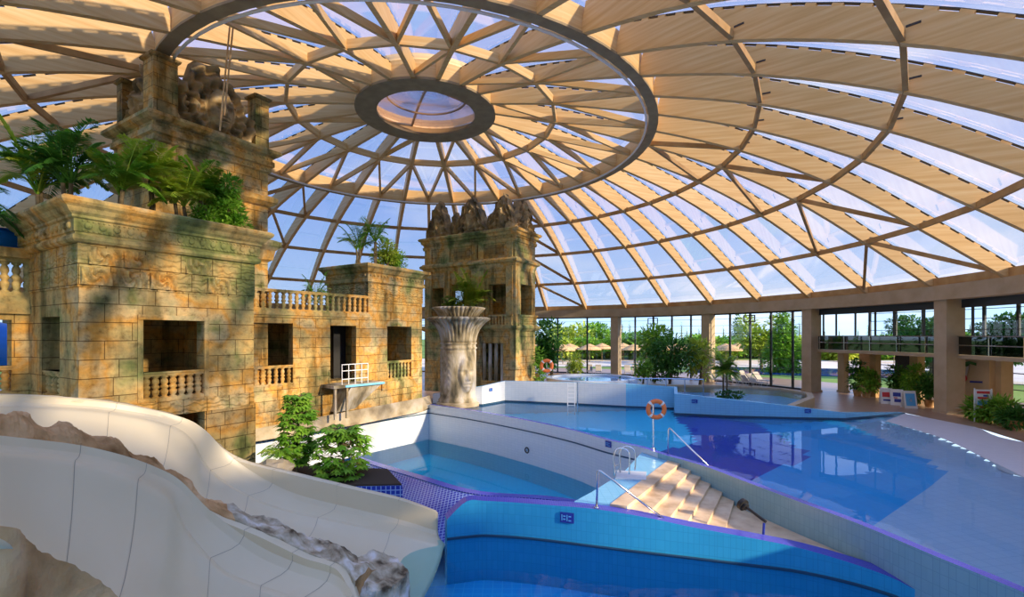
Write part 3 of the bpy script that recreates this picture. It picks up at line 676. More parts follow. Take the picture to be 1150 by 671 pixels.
# ================================================================== RAILS, LADDERS, LIFEBUOYS
def tubes(name, lab, cat, parts, loc, group=None, m='steel'):
    t = thing(name, lab, cat, loc, 0, group)
    for pn, pts, r, mm in parts:
        bm = B(); tube(bm, [Vector(p) - Vector(loc) for p in pts], r, 10); link(pn, bm, M[mm or m], t, smooth=True)
    return t
def hand(name, lab, b, top, low, post2=None):
    k = top - (top - b).normalized() * .08
    k2 = top + (low - top).normalized() * .1
    pts = [b, k, top + (k - top) * .3 + (k2 - top) * .3, k2, low]
    pr = [('rail', pts, .028, None), ('foot_flange', [b, b + Vector((0, 0, .03))], .06, None), ('end_flange', [low, low + (top - low).normalized() * .03], .055, None)]
    tubes(name, lab, 'handrail', pr, b)
Y1 = 12.35
b = A(670, 571, Y1); hand('handrail', 'steel handrail sloping down beside the near end of the steps', b, A(671.5, 527, Y1), A(752, 588, 12.0) )
Y2 = G(750, 512).y
b = A(750, 512, Y2); hand('handrail', 'steel handrail sloping into the main pool above the steps', b, A(751, 480, Y2), A(798, 526, G(798, 526).y + .2))
lad = thing('pool_ladder', 'small steel grab rail ladder on the white pad', 'ladder', G(705, 534))
for (bx, by), (tx, ty), (ex, ey) in (((690, 535), (697, 503.5), (706.5, 533)), ((696.5, 531), (703, 501.5), (713, 528))):
    Yp = G(bx, by).y; a = A(bx, by, Yp); m1 = A(bx, ty + 6, Yp); m2 = A(tx, ty, Yp); m3 = A(ex, ty + 6, Yp - .1); e_ = A(ex, ey, Yp - .15)
    bm = B(); tube(bm, [v - lad.location for v in smoothline([a, m1, m2, m3, e_], 20)], .024, 8); link('grab_rail', bm, M['steel'], lad, smooth=True)
for i in range(2):
    bm = B(); a = A(690, 524 + i * 6, 15); tube(bm, [a - lad.location, A(697, 521 + i * 6, 15.4) - lad.location], .015, 6); link('rung', bm, M['steel'], lad)
# tall ladder on the far wall
t = thing('pool_ladder', 'tall steel ladder standing against the white far wall of the main pool', 'ladder', A(642, 455, 29.2))
for x in (637.5, 645.5):
    bm = B(); tube(bm, [A(x, 478, 29.2) - t.location, A(x, 430, 29.2) - t.location], .03, 6); link('side_rail', bm, M['white'], t)
for i in range(11):
    bm = B(); y = 434 + i * 4.3; tube(bm, [A(637.5, y, 29.2) - t.location, A(645.5, y, 29.2) - t.location], .022, 6); link('rung', bm, M['white'], t)
bm = B(); tube(bm, [A(648.5, 480, 29.25), A(648.5, 430, 29.25)], .05, 6); tag(link('drain_pipe', bm, M['steel']), 'dark upright pipe just right of the tall ladder', 'pipe')
def lifebuoy(lab, c, rad, tr, bx, by, poleY, post):
    t = thing('lifebuoy', lab, 'lifebuoy', c)
    n1, n2 = 28, 10; bm = B(); rg = []
    for i in range(n1):
        a = 2 * PI * i / n1; rg.append([bm.verts.new(((rad + tr * math.cos(b)) * math.cos(a), tr * math.sin(b), (rad + tr * math.cos(b)) * math.sin(a))) for b in [2 * PI * k / n2 for k in range(n2)]])
    for i in range(n1):
        for k in range(n2): bm.faces.new((rg[i][k], rg[(i + 1) % n1][k], rg[(i + 1) % n1][(k + 1) % n2], rg[i][(k + 1) % n2]))
    link('ring', bm, M['orange'], t, smooth=True)
    for q in range(4):
        bm = B(); a0_ = q * PI / 2 + PI / 4; rg = []
        for i in range(5):
            a = a0_ - .13 + .065 * i; rg.append([bm.verts.new(((rad + (tr + .008) * math.cos(b)) * math.cos(a), (tr + .008) * math.sin(b), (rad + (tr + .008) * math.cos(b)) * math.sin(a))) for b in [2 * PI * k / n2 for k in range(n2)]])
        for i in range(4):
            for k in range(n2): bm.faces.new((rg[i][k], rg[i + 1][k], rg[i + 1][(k + 1) % n2], rg[i][(k + 1) % n2]))
        link('band', bm, M['white'], t, smooth=True)
    s = thing('lifebuoy_stand', post, 'stand', A(bx, by, poleY))
    bm = B(); tube(bm, [Vector((0, .13, 0)), Vector((0, .13, c.z - s.location.z + rad * .6))], .03, 8); link('pole', bm, M['steel'], s)
    bm = B(); tube(bm, [Vector((0, .13, c.z - s.location.z + rad * .5)), Vector((0, -.02, c.z - s.location.z + rad - .08)), Vector((0, -.06, c.z - s.location.z + rad - .02))], .02, 6); link('hook', bm, M['steel'], s)
    bm = B(); tube(bm, [Vector((0, .13, 0)), Vector((0, .13, .04))], .09, 10); link('base_plate', bm, M['steel'], s)
YB = G(735, 506).y
lifebuoy('orange lifebuoy with white bands above the rim of the main pool', A(737, 460, YB - .1), .30, .085, 735, 506, YB, 'steel stand of the lifebuoy on the main pool rim')
lifebuoy('orange lifebuoy by the plants at the far end of the pool wall', A(614, 411, 34), .37, .12, 614, 428, 34, 'thin stand of the far lifebuoy beside the temple tower')
# black nozzle on post
t = thing('water_nozzle', 'black swivel nozzle with round disc on a blue post by the walkway', 'nozzle', A(857, 606, 11.6))
bm = B(); tube(bm, [Vector((0, 0, 0)), A(858, 588, 11.6) - t.location], .03, 8); link('post', bm, M['navy'], t)
hd = A(834, 567, 12.2) - t.location; jt = A(860, 586.5, 11.6) - t.location
bm = B(); tube(bm, [jt, jt + (hd - jt) * .9], .035, 8); link('barrel', bm, M['black'], t)
bm = B(); ax = (jt - hd).normalized(); tube(bm, [hd - ax * .05, hd + ax * .05], .15, 16); link('disc', bm, M['black'], t)
bm = B(); tube(bm, [hd + ax * .05, hd + ax * .12], .09, 14); link('hub', bm, M['black'], t)
# ================================================================== SLIDES
def slide(name, lab, far, ledge, near, deep, n=80):
    """water slide channel: far lip, inner ledge and near lip as rails, deep hollow between ledge and near lip"""
    Fp, Ep, Np = smoothline(far, n), smoothline(ledge, n), smoothline(near, n); dp = smoothline([Vector((d, 0, 0)) for d in deep], n)
    prof = [(0, 0), (.02, -.01), (.04, .0), (.055, .03), (.068, .09), (.085, .2), (.115, .36), (.17, .56), (.26, .77), (.38, .93), (.52, 1.0), (.66, .98), (.78, .86), (.87, .62), (.93, .36), (.965, .12), (.98, .0), (1.0, 0), (1.02, .06)]
    bm = B(); rows_ = []
    for i in range(n):
        f, e, g = Fp[i], Ep[i], Np[i]; w_ = e.lerp(f, .82)
        row = [f + (f - e).normalized() * .07 - Vector((0, 0, .05)), f, Vector((w_.x, w_.y, f.z - .01)), Vector((w_.x, w_.y, f.z - .05)), Vector((w_.x, w_.y, e.z + .14)), e.lerp(w_, .82) + Vector((0, 0, 0)) * 1]
        row[4].z = max(row[4].z, e.z + .08); row[5] = Vector((w_.x * .85 + e.x * .15, w_.y * .85 + e.y * .15, e.z + .04)); row.append(Vector((w_.x * .6 + e.x * .4, w_.y * .6 + e.y * .4, e.z + .005)))
        for s, d in prof:
            p = e.lerp(g, s); row.append(Vector((p.x, p.y, p.z - d * dp[i].x)))
        rows_.append([bm.verts.new(p) for p in row])
    for i in range(n - 1):
        for j in range(len(rows_[0]) - 1): bm.faces.new((rows_[i][j], rows_[i + 1][j], rows_[i + 1][j + 1], rows_[i][j + 1]))
    bmesh.ops.recalc_face_normals(bm, faces=bm.faces)
    pos = [[v.co.copy() for v in r] for r in rows_]
    o = link('channel', bm, M['cream'], None, smooth=True)
    o.data.set_sharp_from_angle(angle=R(24))
    md = o.modifiers.new('s', 'SOLIDIFY'); md.thickness = .06; md.offset = -1
    t = thing(name, lab, 'water slide', (0, 0, 0)); o.parent = t
    return t, pos, Fp, Np
def seam(t, pos, i):
    bm = B(); nrm = Vector((0, 0, .006)); r0, r1 = pos[i], pos[min(i + 1, len(pos) - 1)]
    w = .009
    for j in range(1, len(r0) - 2):
        d0 = (r1[j] - r0[j]).normalized() * w; d1 = (r1[j + 1] - r0[j + 1]).normalized() * w
        poly(bm, [r0[j] + nrm, r0[j + 1] + nrm, r0[j + 1] + d1 + nrm, r0[j] + d0 + nrm])
    link('seam', bm, M['seam'], t)
farA = [A(-60, 444, 8.2), A(0, 443, 9), A(60, 445, 9.8), A(130, 452, 10.5), A(200, 468, 11.2), A(232, 490, 11.6), A(270, 515, 12.0), A(330, 531, 12.4), A(400, 548, 12.8), A(450, 560, 13.0), A(490, 574, 13.1)]
ledA = [A(x, y, Y) for x, y, Y in ((-60, 457, 7.9), (0, 456, 8.7), (55, 458, 9.5), (120, 463, 10.2), (185, 476, 10.9), (214, 492, 11.2), (239, 530, 11.4), (300, 566, 11.8), (380, 585.5, 12.2), (440, 598, 12.4), (500, 612, 12.5))]
nearA = [A(-60, 462, 5.4), A(0, 472, 6.2), A(50, 486, 6.7), A(100, 500, 7.2), A(150, 518, 7.7), A(185, 538, 8.1), A(215, 560, 8.5), A(260, 583, 8.9), A(330, 604, 9.3), A(400, 632, 9.4), A(455, 684, 9.2)]
sA, posA, fA, nA_ = slide('water_slide', 'cream water slide behind the rock ridge, ending at the front pool', farA, ledA, nearA, [.6, .62, .65, .7, .75, .75, .6, .5, .45, .42, .4])
farB = [A(-60, 488, 5.0), A(0, 493, 5.6), A(50, 499, 6.1), A(95, 508, 6.6), A(140, 519, 7.0), A(175, 535, 7.4), A(205, 556, 7.7), A(245, 578, 7.9), A(300, 600, 8.0), A(345, 622, 8.0), A(385, 637, 8.0), A(402, 674, 7.6)]
ledB = [A(x, y, Y) for x, y, Y in ((-60, 503, 4.8), (0, 508, 5.35), (45, 512, 5.85), (88, 518, 6.3), (130, 528, 6.7), (165, 541, 7.05), (192, 558, 7.3), (212, 598, 7.4), (252, 640, 7.4), (305, 662, 7.4), (350, 676, 7.4), (370, 696, 7.1))]
nearB = [A(-90, 590, 2.9), A(0, 600, 3.2), A(25, 612, 3.4), A(45, 628, 3.6), A(70, 644, 3.8), A(100, 660, 4.0), A(130, 680, 4.2), A(170, 715, 4.4), A(220, 750, 4.6), A(270, 790, 4.8), A(320, 830, 4.9), A(350, 860, 4.9)]
sB, posB, fB, nB_ = slide('water_slide', 'cream water slide nearest the camera, in front of the rock ridge', farB, ledB, nearB, [.8, .85, .9, .95, 1.0, .95, .9, .75, .7, .7, .7, .7])
for i in (24, 33, 47, 53, 61, 71): seam(sA, posA, i)
for i in (21, 34, 55, 63, 70): seam(sB, posB, i)
# rock ridge between the slides
def rocky(name, lab, grid, m, amp, sc_=1.2, seed=0, skirt=1.2, subdiv=1, mats=None, pick=None):
    bm = B(); V = []
    for i, row in enumerate(grid):
        r = []
        for j, p in enumerate(row):
            q = Vector(p); e = 1 if 0 < j < len(row) - 1 else .35
            nv = noise.noise_vector(q * sc_ + Vector((seed, 0, 0))) + .5 * noise.noise_vector(q * sc_ * 2.7) + .28 * noise.noise_vector(q * sc_ * 6.5)
            rid = abs(noise.noise(q * sc_ * 2.2 + Vector((0, seed, 3)))) 
            q += Vector((nv.x * .5, nv.y * .5, nv.z)) * amp * e - Vector((0, 0, rid * amp * .8 * e)); r.append(bm.verts.new(q))
        V.append([bm.verts.new(r[0].co - Vector((0, 0, skirt)))] + r + [bm.verts.new(r[-1].co - Vector((0, 0, skirt)))])
    for i in range(len(V) - 1):
        for j in range(len(V[0]) - 1):
            f = bm.faces.new((V[i][j], V[i + 1][j], V[i + 1][j + 1], V[i][j + 1]))
            if pick: f.material_index = pick(i, j)
    for row in (V[0], V[-1]):
        try: bm.faces.new(row)
        except ValueError: pass
    bmesh.ops.recalc_face_normals(bm, faces=bm.faces)
    return tag(link(name, bm, m, smooth=False, mats=mats), lab, 'rock')
n = 170; a_, b_ = smoothline(nearA[:10] + [A(440, 650, 9.3)], n), smoothline(farB[:11] + [A(400, 655, 7.8)], n)
grid = []
for i in range(n):
    f = i / (n - 1); hgt = .20 + .05 * math.sin(i * .35); row = []
    for j in range(11):
        s = j / 10; p = (a_[i] + Vector((0, 0, .02))).lerp(b_[i] + Vector((0, 0, .03)), s); p.z += hgt * math.sin(PI * s) ** .6; row.append(p)
    grid.append(row)
rocky('rock_ridge', 'long brown and grey artificial rock ridge between the two slides', grid, None, .10, 2.4, 1, .5, mats=[M['rock'], M['rockgrey']], pick=lambda i, j: 1 if i > 112 else 0)
# boulder at the end of the ridge
bm = B(); bmesh.ops.create_icosphere(bm, subdivisions=5, radius=1)
c0 = A(422, 655, 8.6)
for v in bm.verts:
    d = v.co.copy(); k = 1 + .28 * noise.noise(d * 1.3 + Vector((4, 0, 0))) + .12 * noise.noise(d * 3.7) + .07 * noise.noise(d * 9)
    v.co = Vector((d.x * .50, d.y * .75, d.z * 1.0)) * k
    v.co.z = min(v.co.z, .62 + .1 * noise.noise(d * 2.5) - .25 * v.co.x)
o = link('boulder', bm, M['rockgrey']); o.location = c0 - Vector((0, 0, .35)); tag(o, 'large flat topped grey boulder at the lower end of the rock ridge', 'rock')
# left near rock
n = 60; a_ = smoothline([A(-90, 590, 2.9), A(0, 600, 3.2), A(22, 612, 3.4), A(45, 628, 3.6), A(75, 642, 3.8), A(105, 660, 4.0), A(135, 682, 4.2), A(170, 715, 4.4)], n); grid = []
for i in range(n):
    row = []
    for j in range(16):
        s = j / 15; p = a_[i] + Vector((.04 - .36 * s, .02 - 1.25 * s, .02 - .8 * s ** 1.5)); row.append(p)
    grid.append(row)
rocky('rock_bank', 'brown artificial rock bank in the bottom left corner beside the near slide', grid, M['rock'], .11, 2.6, 5, .6)
n = 50; a_ = smoothline(farA[:8], n); grid = []
for i in range(n):
    grid.append([a_[i] + Vector((-.10 * s, .24 * s, .01 - .12 * s * s)) for s in (0, .35, .7, 1, 1.4)])
rocky('rock_edging', 'thin pale rock edging along the far lip of the rear slide', grid, M['terrace'], .05, 3, 9, .5)
# ================================================================== TEMPLE BUILDINGS
AZ = math.atan2(.854, .52)
def wall_open(bm, L0, L1, z0, z1, y0, y1, ops, axis='x', mi=0):
    """wall slab from L0 to L1 with rectangular holes ops=[(a,b,za,zb)]"""
    cuts = sorted({L0, L1} | {o[0] for o in ops} | {o[1] for o in ops})
    for a, b in zip(cuts, cuts[1:]):
        if b - a < 1e-4: continue
        hs = sorted([(o[2], o[3]) for o in ops if o[0] <= a + 1e-5 and o[1] >= b - 1e-5]); z = z0
        for h0, h1 in hs + [(z1, z1)]:
            if h0 - z > 1e-4:
                if axis == 'x': box(bm, a, b, y0, y1, z, h0, mi)
                else: box(bm, y0, y1, a, b, z, h0, mi)
            z = h1
def rect_sweep(bm, x0, x1, y0, y1, prof):
    """closed moulding around a rectangle: prof=[(overhang,z)...]"""
    prev = None
    for d, z in prof:
        cur = [bm.verts.new(p) for p in ((x0 - d, y0 - d, z), (x1 + d, y0 - d, z), (x1 + d, y1 + d, z), (x0 - d, y1 + d, z))]
        if prev:
            for k in range(4): bm.faces.new((prev[k], prev[(k + 1) % 4], cur[(k + 1) % 4], cur[k]))
        else: bm.faces.new(cur[::-1])
        prev = cur
    bm.faces.new(prev)
def studs(bm, x0, x1, y, z, r, step, axis='x', sgn=-1):
    k = max(1, int(abs(x1 - x0) / step))
    for i in range(k):
        q = x0 + (x1 - x0) * (i + .5) / k; c = Vector((q, y, z)) if axis == 'x' else Vector((y, q, z))
        mt = Matrix.Translation(c) @ Matrix.Diagonal((r, r * .6, r, 1) if axis == 'x' else (r * .6, r, r, 1))
        bmesh.ops.create_uvsphere(bm, u_segments=8, v_segments=6, radius=1, matrix=mt)
BAL = [(.10, 0), (.10, .05), (.055, .09), (.09, .2), (.10, .3), (.06, .38), (.10, .44), (.10, .5), (.06, .56), (.095, .66), (.085, .76), (.055, .84), (.10, .88), (.10, .93)]
balmesh = None
def balustrade(parent, p0, p1, z, h=.75, step=.3, rail=.12, m='stone_mould', name='balustrade', wd=.24):
    """stone balustrade from p0 to p1 (plan, parent space): rail and plinth mesh plus one mesh per baluster"""
    global balmesh
    p0, p1 = Vector((*p0, 0)), Vector((*p1, 0)); d = p1 - p0; Ln = d.length; a = math.atan2(d.y, d.x)
    bm = B(); box(bm, 0, Ln, -wd / 2, wd / 2, h - rail, h); box(bm, 0, Ln, -wd / 2, wd / 2, 0, .08); box(bm, 0, Ln, -wd / 2 - .03, wd / 2 + .03, h - .05, h)
    o = link(name, bm, M[m], parent); o.location = (p0.x, p0.y, z); o.rotation_euler = (0, 0, a)
    n = max(1, int(Ln / step))
    if balmesh is None:
        bm = B(); lathe(bm, BAL, 10); oo = link('baluster', bm, M['stone_mould'], None, smooth=True); balmesh = oo.data; bpy.data.objects.remove(oo)
    for i in range(n):
        b = bpy.data.objects.new('baluster', balmesh); col.objects.link(b); b.parent = o
        b.location = (Ln * (i + .5) / n, 0, .06); b.scale = (1, 1, (h - rail - .06) / .93)
    return o
def relief(bm, w_, H, prof, hf, nx=36, ny=30, back=.25, org=(0, 0, 0), ex=(1, 0, 0), ey=(0, 1, 0)):
    """carved slab: outline height prof(s), s in -1..1, and front relief hf(x, z)"""
    O, X_, Y_ = Vector(org), Vector(ex), Vector(ey); fr_, bk = [], []
    for i in range(nx + 1):
        s = -1 + 2 * i / nx; x = s * w_ / 2; top = max(.02, prof(s)) * H; a, b = [], []
        for j in range(ny + 1):
            z = top * j / ny; d = hf(x, z, s, j / ny)
            a.append(bm.verts.new(O + X_ * x - Y_ * d + Vector((0, 0, z)))); b.append(bm.verts.new(O + X_ * x + Y_ * back + Vector((0, 0, z))))
        fr_.append(a); bk.append(b)
    for i in range(nx):
        for j in range(ny):
            bm.faces.new((fr_[i][j], fr_[i + 1][j], fr_[i + 1][j + 1], fr_[i][j + 1])); bm.faces.new((bk[i][j], bk[i][j + 1], bk[i + 1][j + 1], bk[i + 1][j]))
        bm.faces.new((fr_[i][ny], fr_[i + 1][ny], bk[i + 1][ny], bk[i][ny])); bm.faces.new((fr_[i + 1][0], fr_[i][0], bk[i][0], bk[i + 1][0]))
    for i in (0, nx):
        for j in range(ny): bm.faces.new((fr_[i][j], fr_[i][j + 1], bk[i][j + 1], bk[i][j]))
    bmesh.ops.recalc_face_normals(bm, faces=bm.faces)
def g2(x, y, cx, cy, sx_, sy_): return math.exp(-((x - cx) / sx_) ** 2 - ((y - cy) / sy_) ** 2)
def gable(s):
    a = abs(s); b = 1 - a ** 1.7 * .72 - .25 * a
    return b * (1 + .05 * math.sin(s * 26)) * (1 if a < .97 else .9)
def gablef(x, z, s, t):
    r = math.hypot(s * 1.05, t * .9 - .1); lobes = .16 * math.sin(r * 22) + .09 * math.sin(math.atan2(t - .1, s) * 14)
    core = .35 * g2(s, t, 0, .38, .22, .3)
    return .08 + lobes * (1 if r > .38 else .3) + core + .06 * noise.noise(Vector((x * 6, z * 6, 1)))
def headf(hx, hz, k):
    """relief of a head: hx right, hz up, in head units (0 centre, +-1 edge)"""
    e = 1 - (hx / .8) ** 2 - (hz / 1.05) ** 2
    if e <= 0: return 0
    d = .55 * math.sqrt(e)
    d = min(d, .42) + .28 * g2(hx, hz, 0, -.08, .12, .26) + .16 * g2(hx, hz, 0, -.26, .19, .09)                  # nose
    d -= .22 * g2(hx, hz, -.30, .10, .19, .12) + .22 * g2(hx, hz, .30, .10, .19, .12)               # sockets
    d += .06 * g2(hx, hz, -.30, .08, .11, .055) + .06 * g2(hx, hz, .30, .08, .11, .055)             # lids
    d += .07 * g2(hx, hz, -.30, .24, .22, .06) + .07 * g2(hx, hz, .30, .24, .22, .06)               # brows
    d += .14 * g2(hx, hz, 0, -.46, .26, .06) + .14 * g2(hx, hz, 0, -.62, .20, .06) - .12 * g2(hx, hz, 0, -.53, .28, .025)  # lips
    d += .10 * g2(hx, hz, 0, -.85, .22, .12)                                                        # chin
    return d * k
def up(o, ang, v, x):
    """u coordinate on the plane v of a building frame where photo column x meets it"""
    ux, uy = math.cos(ang), math.sin(ang); ox, oy = o[0] - uy * v, o[1] + ux * v; t = (x - HX) / F
    return (t * oy - ox) / (ux - t * uy)
def vp(o, ang, u, x):
    ux, uy = math.cos(ang), math.sin(ang); ox, oy = o[0] + ux * u, o[1] + uy * u; t = (x - HX) / F
    return (t * oy - ox) / (-uy - t * ux)
def zat(o, ang, u, v, y):
    Y = o[1] + math.sin(ang) * u + math.cos(ang) * v; return CAMZ - (y - HY) * Y / F
# ---- left pavilion
O1 = (D(88, 11.5), 11.5); U = lambda x: up(O1, AZ, 0, x)
u_end = U(285); depth = 3.9
zc = zat(O1, AZ, 0, -.35, 223)      # top of cornice
t = thing('stone_pavilion', 'largest temple pavilion at the left, planted with palms on its roof', 'pavilion', (O1[0], O1[1], 0), AZ)
zw0, zw1 = zat(O1, AZ, U(194), 0, 360), zat(O1, AZ, U(194), 0, 449)
lo1 = zat(O1, AZ, U(210), 0, 465)
ops = [(U(161), U(229), zw1, zw0), (U(170), U(230), .6, lo1)]
zbn = zc - 1.0; zcv = zbn - 1.05
bm = B(); wall_open(bm, 0, u_end, -1, zcv, 0, .4, ops)
vo0, vo1 = vp(O1, AZ, 0, 67), vp(O1, AZ, 0, 47)
zl0, zl1 = zat(O1, AZ, 0, (vo0 + vo1) / 2, 356), zat(O1, AZ, 0, (vo0 + vo1) / 2, 447)
wall_open(bm, .4, depth, -1, zcv, 0, .4, [(vo0, vo1, zl1, zl0)], 'y')
wall_open(bm, .4, depth, -1, zcv, u_end - .4, u_end, [], 'y'); box(bm, .4, u_end - .4, depth - .4, depth, -1, zcv)
link('wall', bm, M['stone'], t)
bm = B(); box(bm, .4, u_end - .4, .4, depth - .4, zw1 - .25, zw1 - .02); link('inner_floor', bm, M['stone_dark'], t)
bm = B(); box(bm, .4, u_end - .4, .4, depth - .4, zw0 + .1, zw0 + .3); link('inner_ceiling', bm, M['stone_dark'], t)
bm = B(); box(bm, -.02, u_end + .02, -.02, depth + .02, zcv, zbn + .05); link('carved_course', bm, M['stone_carved'], t)
bm = B()
for i in range(2):
    z_ = zcv + .06 + i * .5; k = int(u_end / .62)
    for j in range(k):
        x0 = (j + .04 + .5 * (i % 2) * .4) * u_end / k; x1 = x0 + u_end / k * .9
        if x1 < u_end and random.random() < .8: relief(bm, (x1 - x0), .42, lambda s: 1, lambda x, z, s, q, sd=j * 3 + i: .06 + .06 * math.sin(8 * math.hypot(s * 1.3 + .3 * math.sin(sd), q - .5) + sd + 3 * math.atan2(q - .5, s + .01)), 14, 12, .02, ((x0 + x1) / 2, -.0, z_))
link('relief_panel', bm, M['stone_mould'], t)
bm = B(); rect_sweep(bm, 0, u_end, 0, depth, [(.02, zbn), (.10, zbn + .02), (.15, zbn + .08), (.15, zbn + .16), (.09, zbn + .2), (.09, zbn + .24), (.12, zbn + .26), (.12, zbn + .55), (.17, zbn + .58), (.17, zbn + .64), (.24, zbn + .70), (.30, zbn + .80), (.38, zbn + .86), (.42, zbn + .92), (.42, zbn + .98), (.36, zbn + 1.03), (-.25, zbn + 1.03), (-.25, zbn + .9)])
studs(bm, 0, u_end, -.13, zbn + .405, .085, .27); studs(bm, 0, depth, -.13, zbn + .405, .085, .27, 'y'); studs(bm, 0, u_end, -.13, zbn + .29, .03, .1); studs(bm, 0, u_end, -.13, zbn + .52, .03, .1)
link('cornice', bm, M['stone_mould'], t)
bm = B()
for a, b, z0, z1 in ops[:1]:
    for x in (a - .13, b + .01): box(bm, x, x + .12, -.03, .1, z0, z1 + .12)
    box(bm, a - .13, b + .13, -.05, .1, z1, z1 + .13)
link('window_surround', bm, M['stone_mould'], t)
bm = B(); box(bm, U(150), u_end - .02, -.06, .02, zw1 - .42, zw1 - .03); link('ledge', bm, M['stone_carved'], t)
balustrade(t, (U(161), .12), (U(229), .12), zw1, (zw0 - zw1) * .36, .21)
balustrade(t, (.14, vo0), (.14, vo1), zl1, (zl0 - zl1) * .33, .2)
bm = B(); box(bm, U(231), u_end + .03, -.05, .3, -1, lo1 + .05); link('pier_base', bm, M['stone_dark'], t)
# ---- left wing behind the pavilion
t = thing('stone_gallery', 'low temple gallery wall with stone railing at the far left edge', 'gallery', (O1[0] + VW.x * 3.5, O1[1] + VW.y * 3.5, 0), AZ)
Ow = (t.location.x, t.location.y); zr = lambda y: zat(Ow, AZ, -.8, 0, y)
wu0 = up(Ow, AZ, 0, -3); wu1 = up(Ow, AZ, 0, 27)
bm = B(); wall_open(bm, -6, .1, -1, zr(344), 0, .4, [(wu0 - 1, -.35, zr(445), zr(359)), (-5.2, -2.6, zr(445), zr(359))]); link('wall', bm, M['stone'], t)
bm = B(); box(bm, -6, .1, -.12, .45, zr(352), zr(340)); box(bm, -6, .1, -.06, .45, zr(340), zr(330)); link('string_course', bm, M['stone_mould'], t)
balustrade(t, (-6, .1), (.1, .1), zr(330), zr(287) - zr(330), .22)
bm = B(); box(bm, -6, .1, -.2, .5, zr(287), zr(276)); link('cornice', bm, M['stone_mould'], t)
balustrade(t, (-4.4, .12), (-.35, .12), zr(445), zr(412) - zr(445), .2)
bm = B(); tube(bm, [A(-70, 262, 13.0), A(-20, 268, 13.2), A(14, 271, 13.6), A(30, 273, 15)], .36, 20); tag(link('slide_tube', bm, M['bluepipe'], smooth=True), 'bright blue tube slide passing behind the left pavilion', 'slide tube')
bm = B(); tube(bm, [A(-90, 380, 16.0), A(-20, 386, 16.2), A(30, 395, 16.6), A(70, 410, 17)], .8, 20); tag(link('slide_tube', bm, M['bluepipe'], smooth=True), 'dark blue tube slide seen through the leftmost opening', 'slide tube')
# ---- big left tower behind the pavilion
O3 = (D(165.5, 17), 17.0)
zt = CAMZ + 257.4 * 17 / F
tl, tv = 4.55, 3.2; ov = .42; Ot = (O3[0] + UW.x * ov + VW.x * ov, O3[1] + UW.y * ov + VW.y * ov)
t = thing('stone_tower', 'tall temple tower behind the palms, crowned by a large carved face', 'tower', (Ot[0], Ot[1], 0), AZ)
tl = 4.3
bm = B(); box(bm, 0, tl, 0, tv, 0, zt - .5); link('wall', bm, M['stone'], t)
bm = B(); rect_sweep(bm, 0, tl, 0, tv, [(.02, zt - 1.0), (.1, zt - .95), (.1, zt - .75), (.2, zt - .7), (.2, zt - .5), (.14, zt - .46), (.14, zt - .32), (.3, zt - .26), (.42, zt - .16), (.42, zt - .04), (.3, zt), (.2, zt)]); link('cornice', bm, M['stone_mould'], t)
bm = B(); rect_sweep(bm, 0, tl, 0, tv, [(.0, zt - 2.5), (.12, zt - 2.45), (.3, zt - 2.3), (.3, zt - 2.1), (.12, zt - 2.0), (0, zt - 1.98)])
rect_sweep(bm, 0, tl, 0, tv, [(.0, zt - 4.9), (.15, zt - 4.8), (.22, zt - 4.4), (.4, zt - 4.2), (.4, zt - 4.0), (.12, zt - 3.9), (0, zt - 3.85)])
studs(bm, 0, tl, -.14, zt - .39, .05, .16); studs(bm, 0, tv, -.14, zt - .39, .05, .16, 'y'); studs(bm, 0, tl, -.1, zt - .85, .06, .2); link('string_course', bm, M['stone_mould'], t)
def post(t, x0, x1, y0, y1, z0, h, m='stone'):
    bm = B(); box(bm, x0, x1, y0, y1, z0, z0 + h - .18); link('post', bm, M[m], t)
    bm = B(); rect_sweep(bm, x0, x1, y0, y1, [(0, z0 + h - .2), (.08, z0 + h - .14), (.1, z0 + h - .06), (.04, z0 + h - .03), (-.1, z0 + h + .06)]); link('post_cap', bm, M['stone_dark'], t)
hp = zat(Ot, AZ, .1, .1, 61) - zt
post(t, -.12, .68, -.12, .68, zt, hp)
Oc = (Ot[0], Ot[1])
ua, ub = up(Oc, AZ, 0, 283), up(Oc, AZ, 0, 301)
post(t, tl - .55, tl + .05, 0, .6, zt, zat(Ot, AZ, tl - .2, 0, 108) - zt)
post(t, 0, .5, tv - .4, tv + .1, zt, zat(Ot, AZ, 0, tv, 90) - zt, 'stone_dark')
def crestprof(s):
    pts = [(-1, .62), (-.92, .70), (-.8, .62), (-.70, .66), (-.55, .97), (-.35, .94), (-.12, 1.0), (.06, .97), (.22, .84), (.4, .80), (.5, .70), (.62, .60), (.72, .58), (.85, .44), (1, .36)]
    for (a, h0), (b, h1) in zip(pts, pts[1:]):
        if a <= s <= b: return h0 + (h1 - h0) * (s - a) / (b - a)
    return .4
ch = zat(Ot, AZ, 1.9, 0, 71) - zt
def crestf(x, z, s, q):
    hd = headf((x - .12) / .62, (z - 1.0) / .85, .75)
    r = math.hypot(x - .12, (z - 1.05) * .8); halo = (.12 * math.sin(r * 15) + .08 * math.sin(math.atan2(z - 1.0, x - .12) * 16)) if r > .62 else 0
    sp = math.hypot(x + 1.1, z - .75); spiral = .09 * math.cos(sp * 26 + 2 * math.atan2(z - .75, x + 1.1)) if sp < .5 else 0
    return .1 + hd + halo + spiral + .05 * noise.noise(Vector((x * 5, z * 5, 2)))
bm = B(); relief(bm, tl - 1.2, ch, crestprof, crestf, 110, 84, .45, (.68 + (tl - 1.2) / 2, .22, zt)); link('face_crest', bm, M['stone_crest'], t)
bm = B(); relief(bm, tv - .9, hp * .95, lambda s: gable(s * .8 - .3) if s < .9 else .5, gablef, 40, 30, .35, (.25, .68 + (tv - 1.0) / 2, zt), (0, -1, 0), (1, 0, 0)); link('side_crest', bm, M['stone_crest'], t)
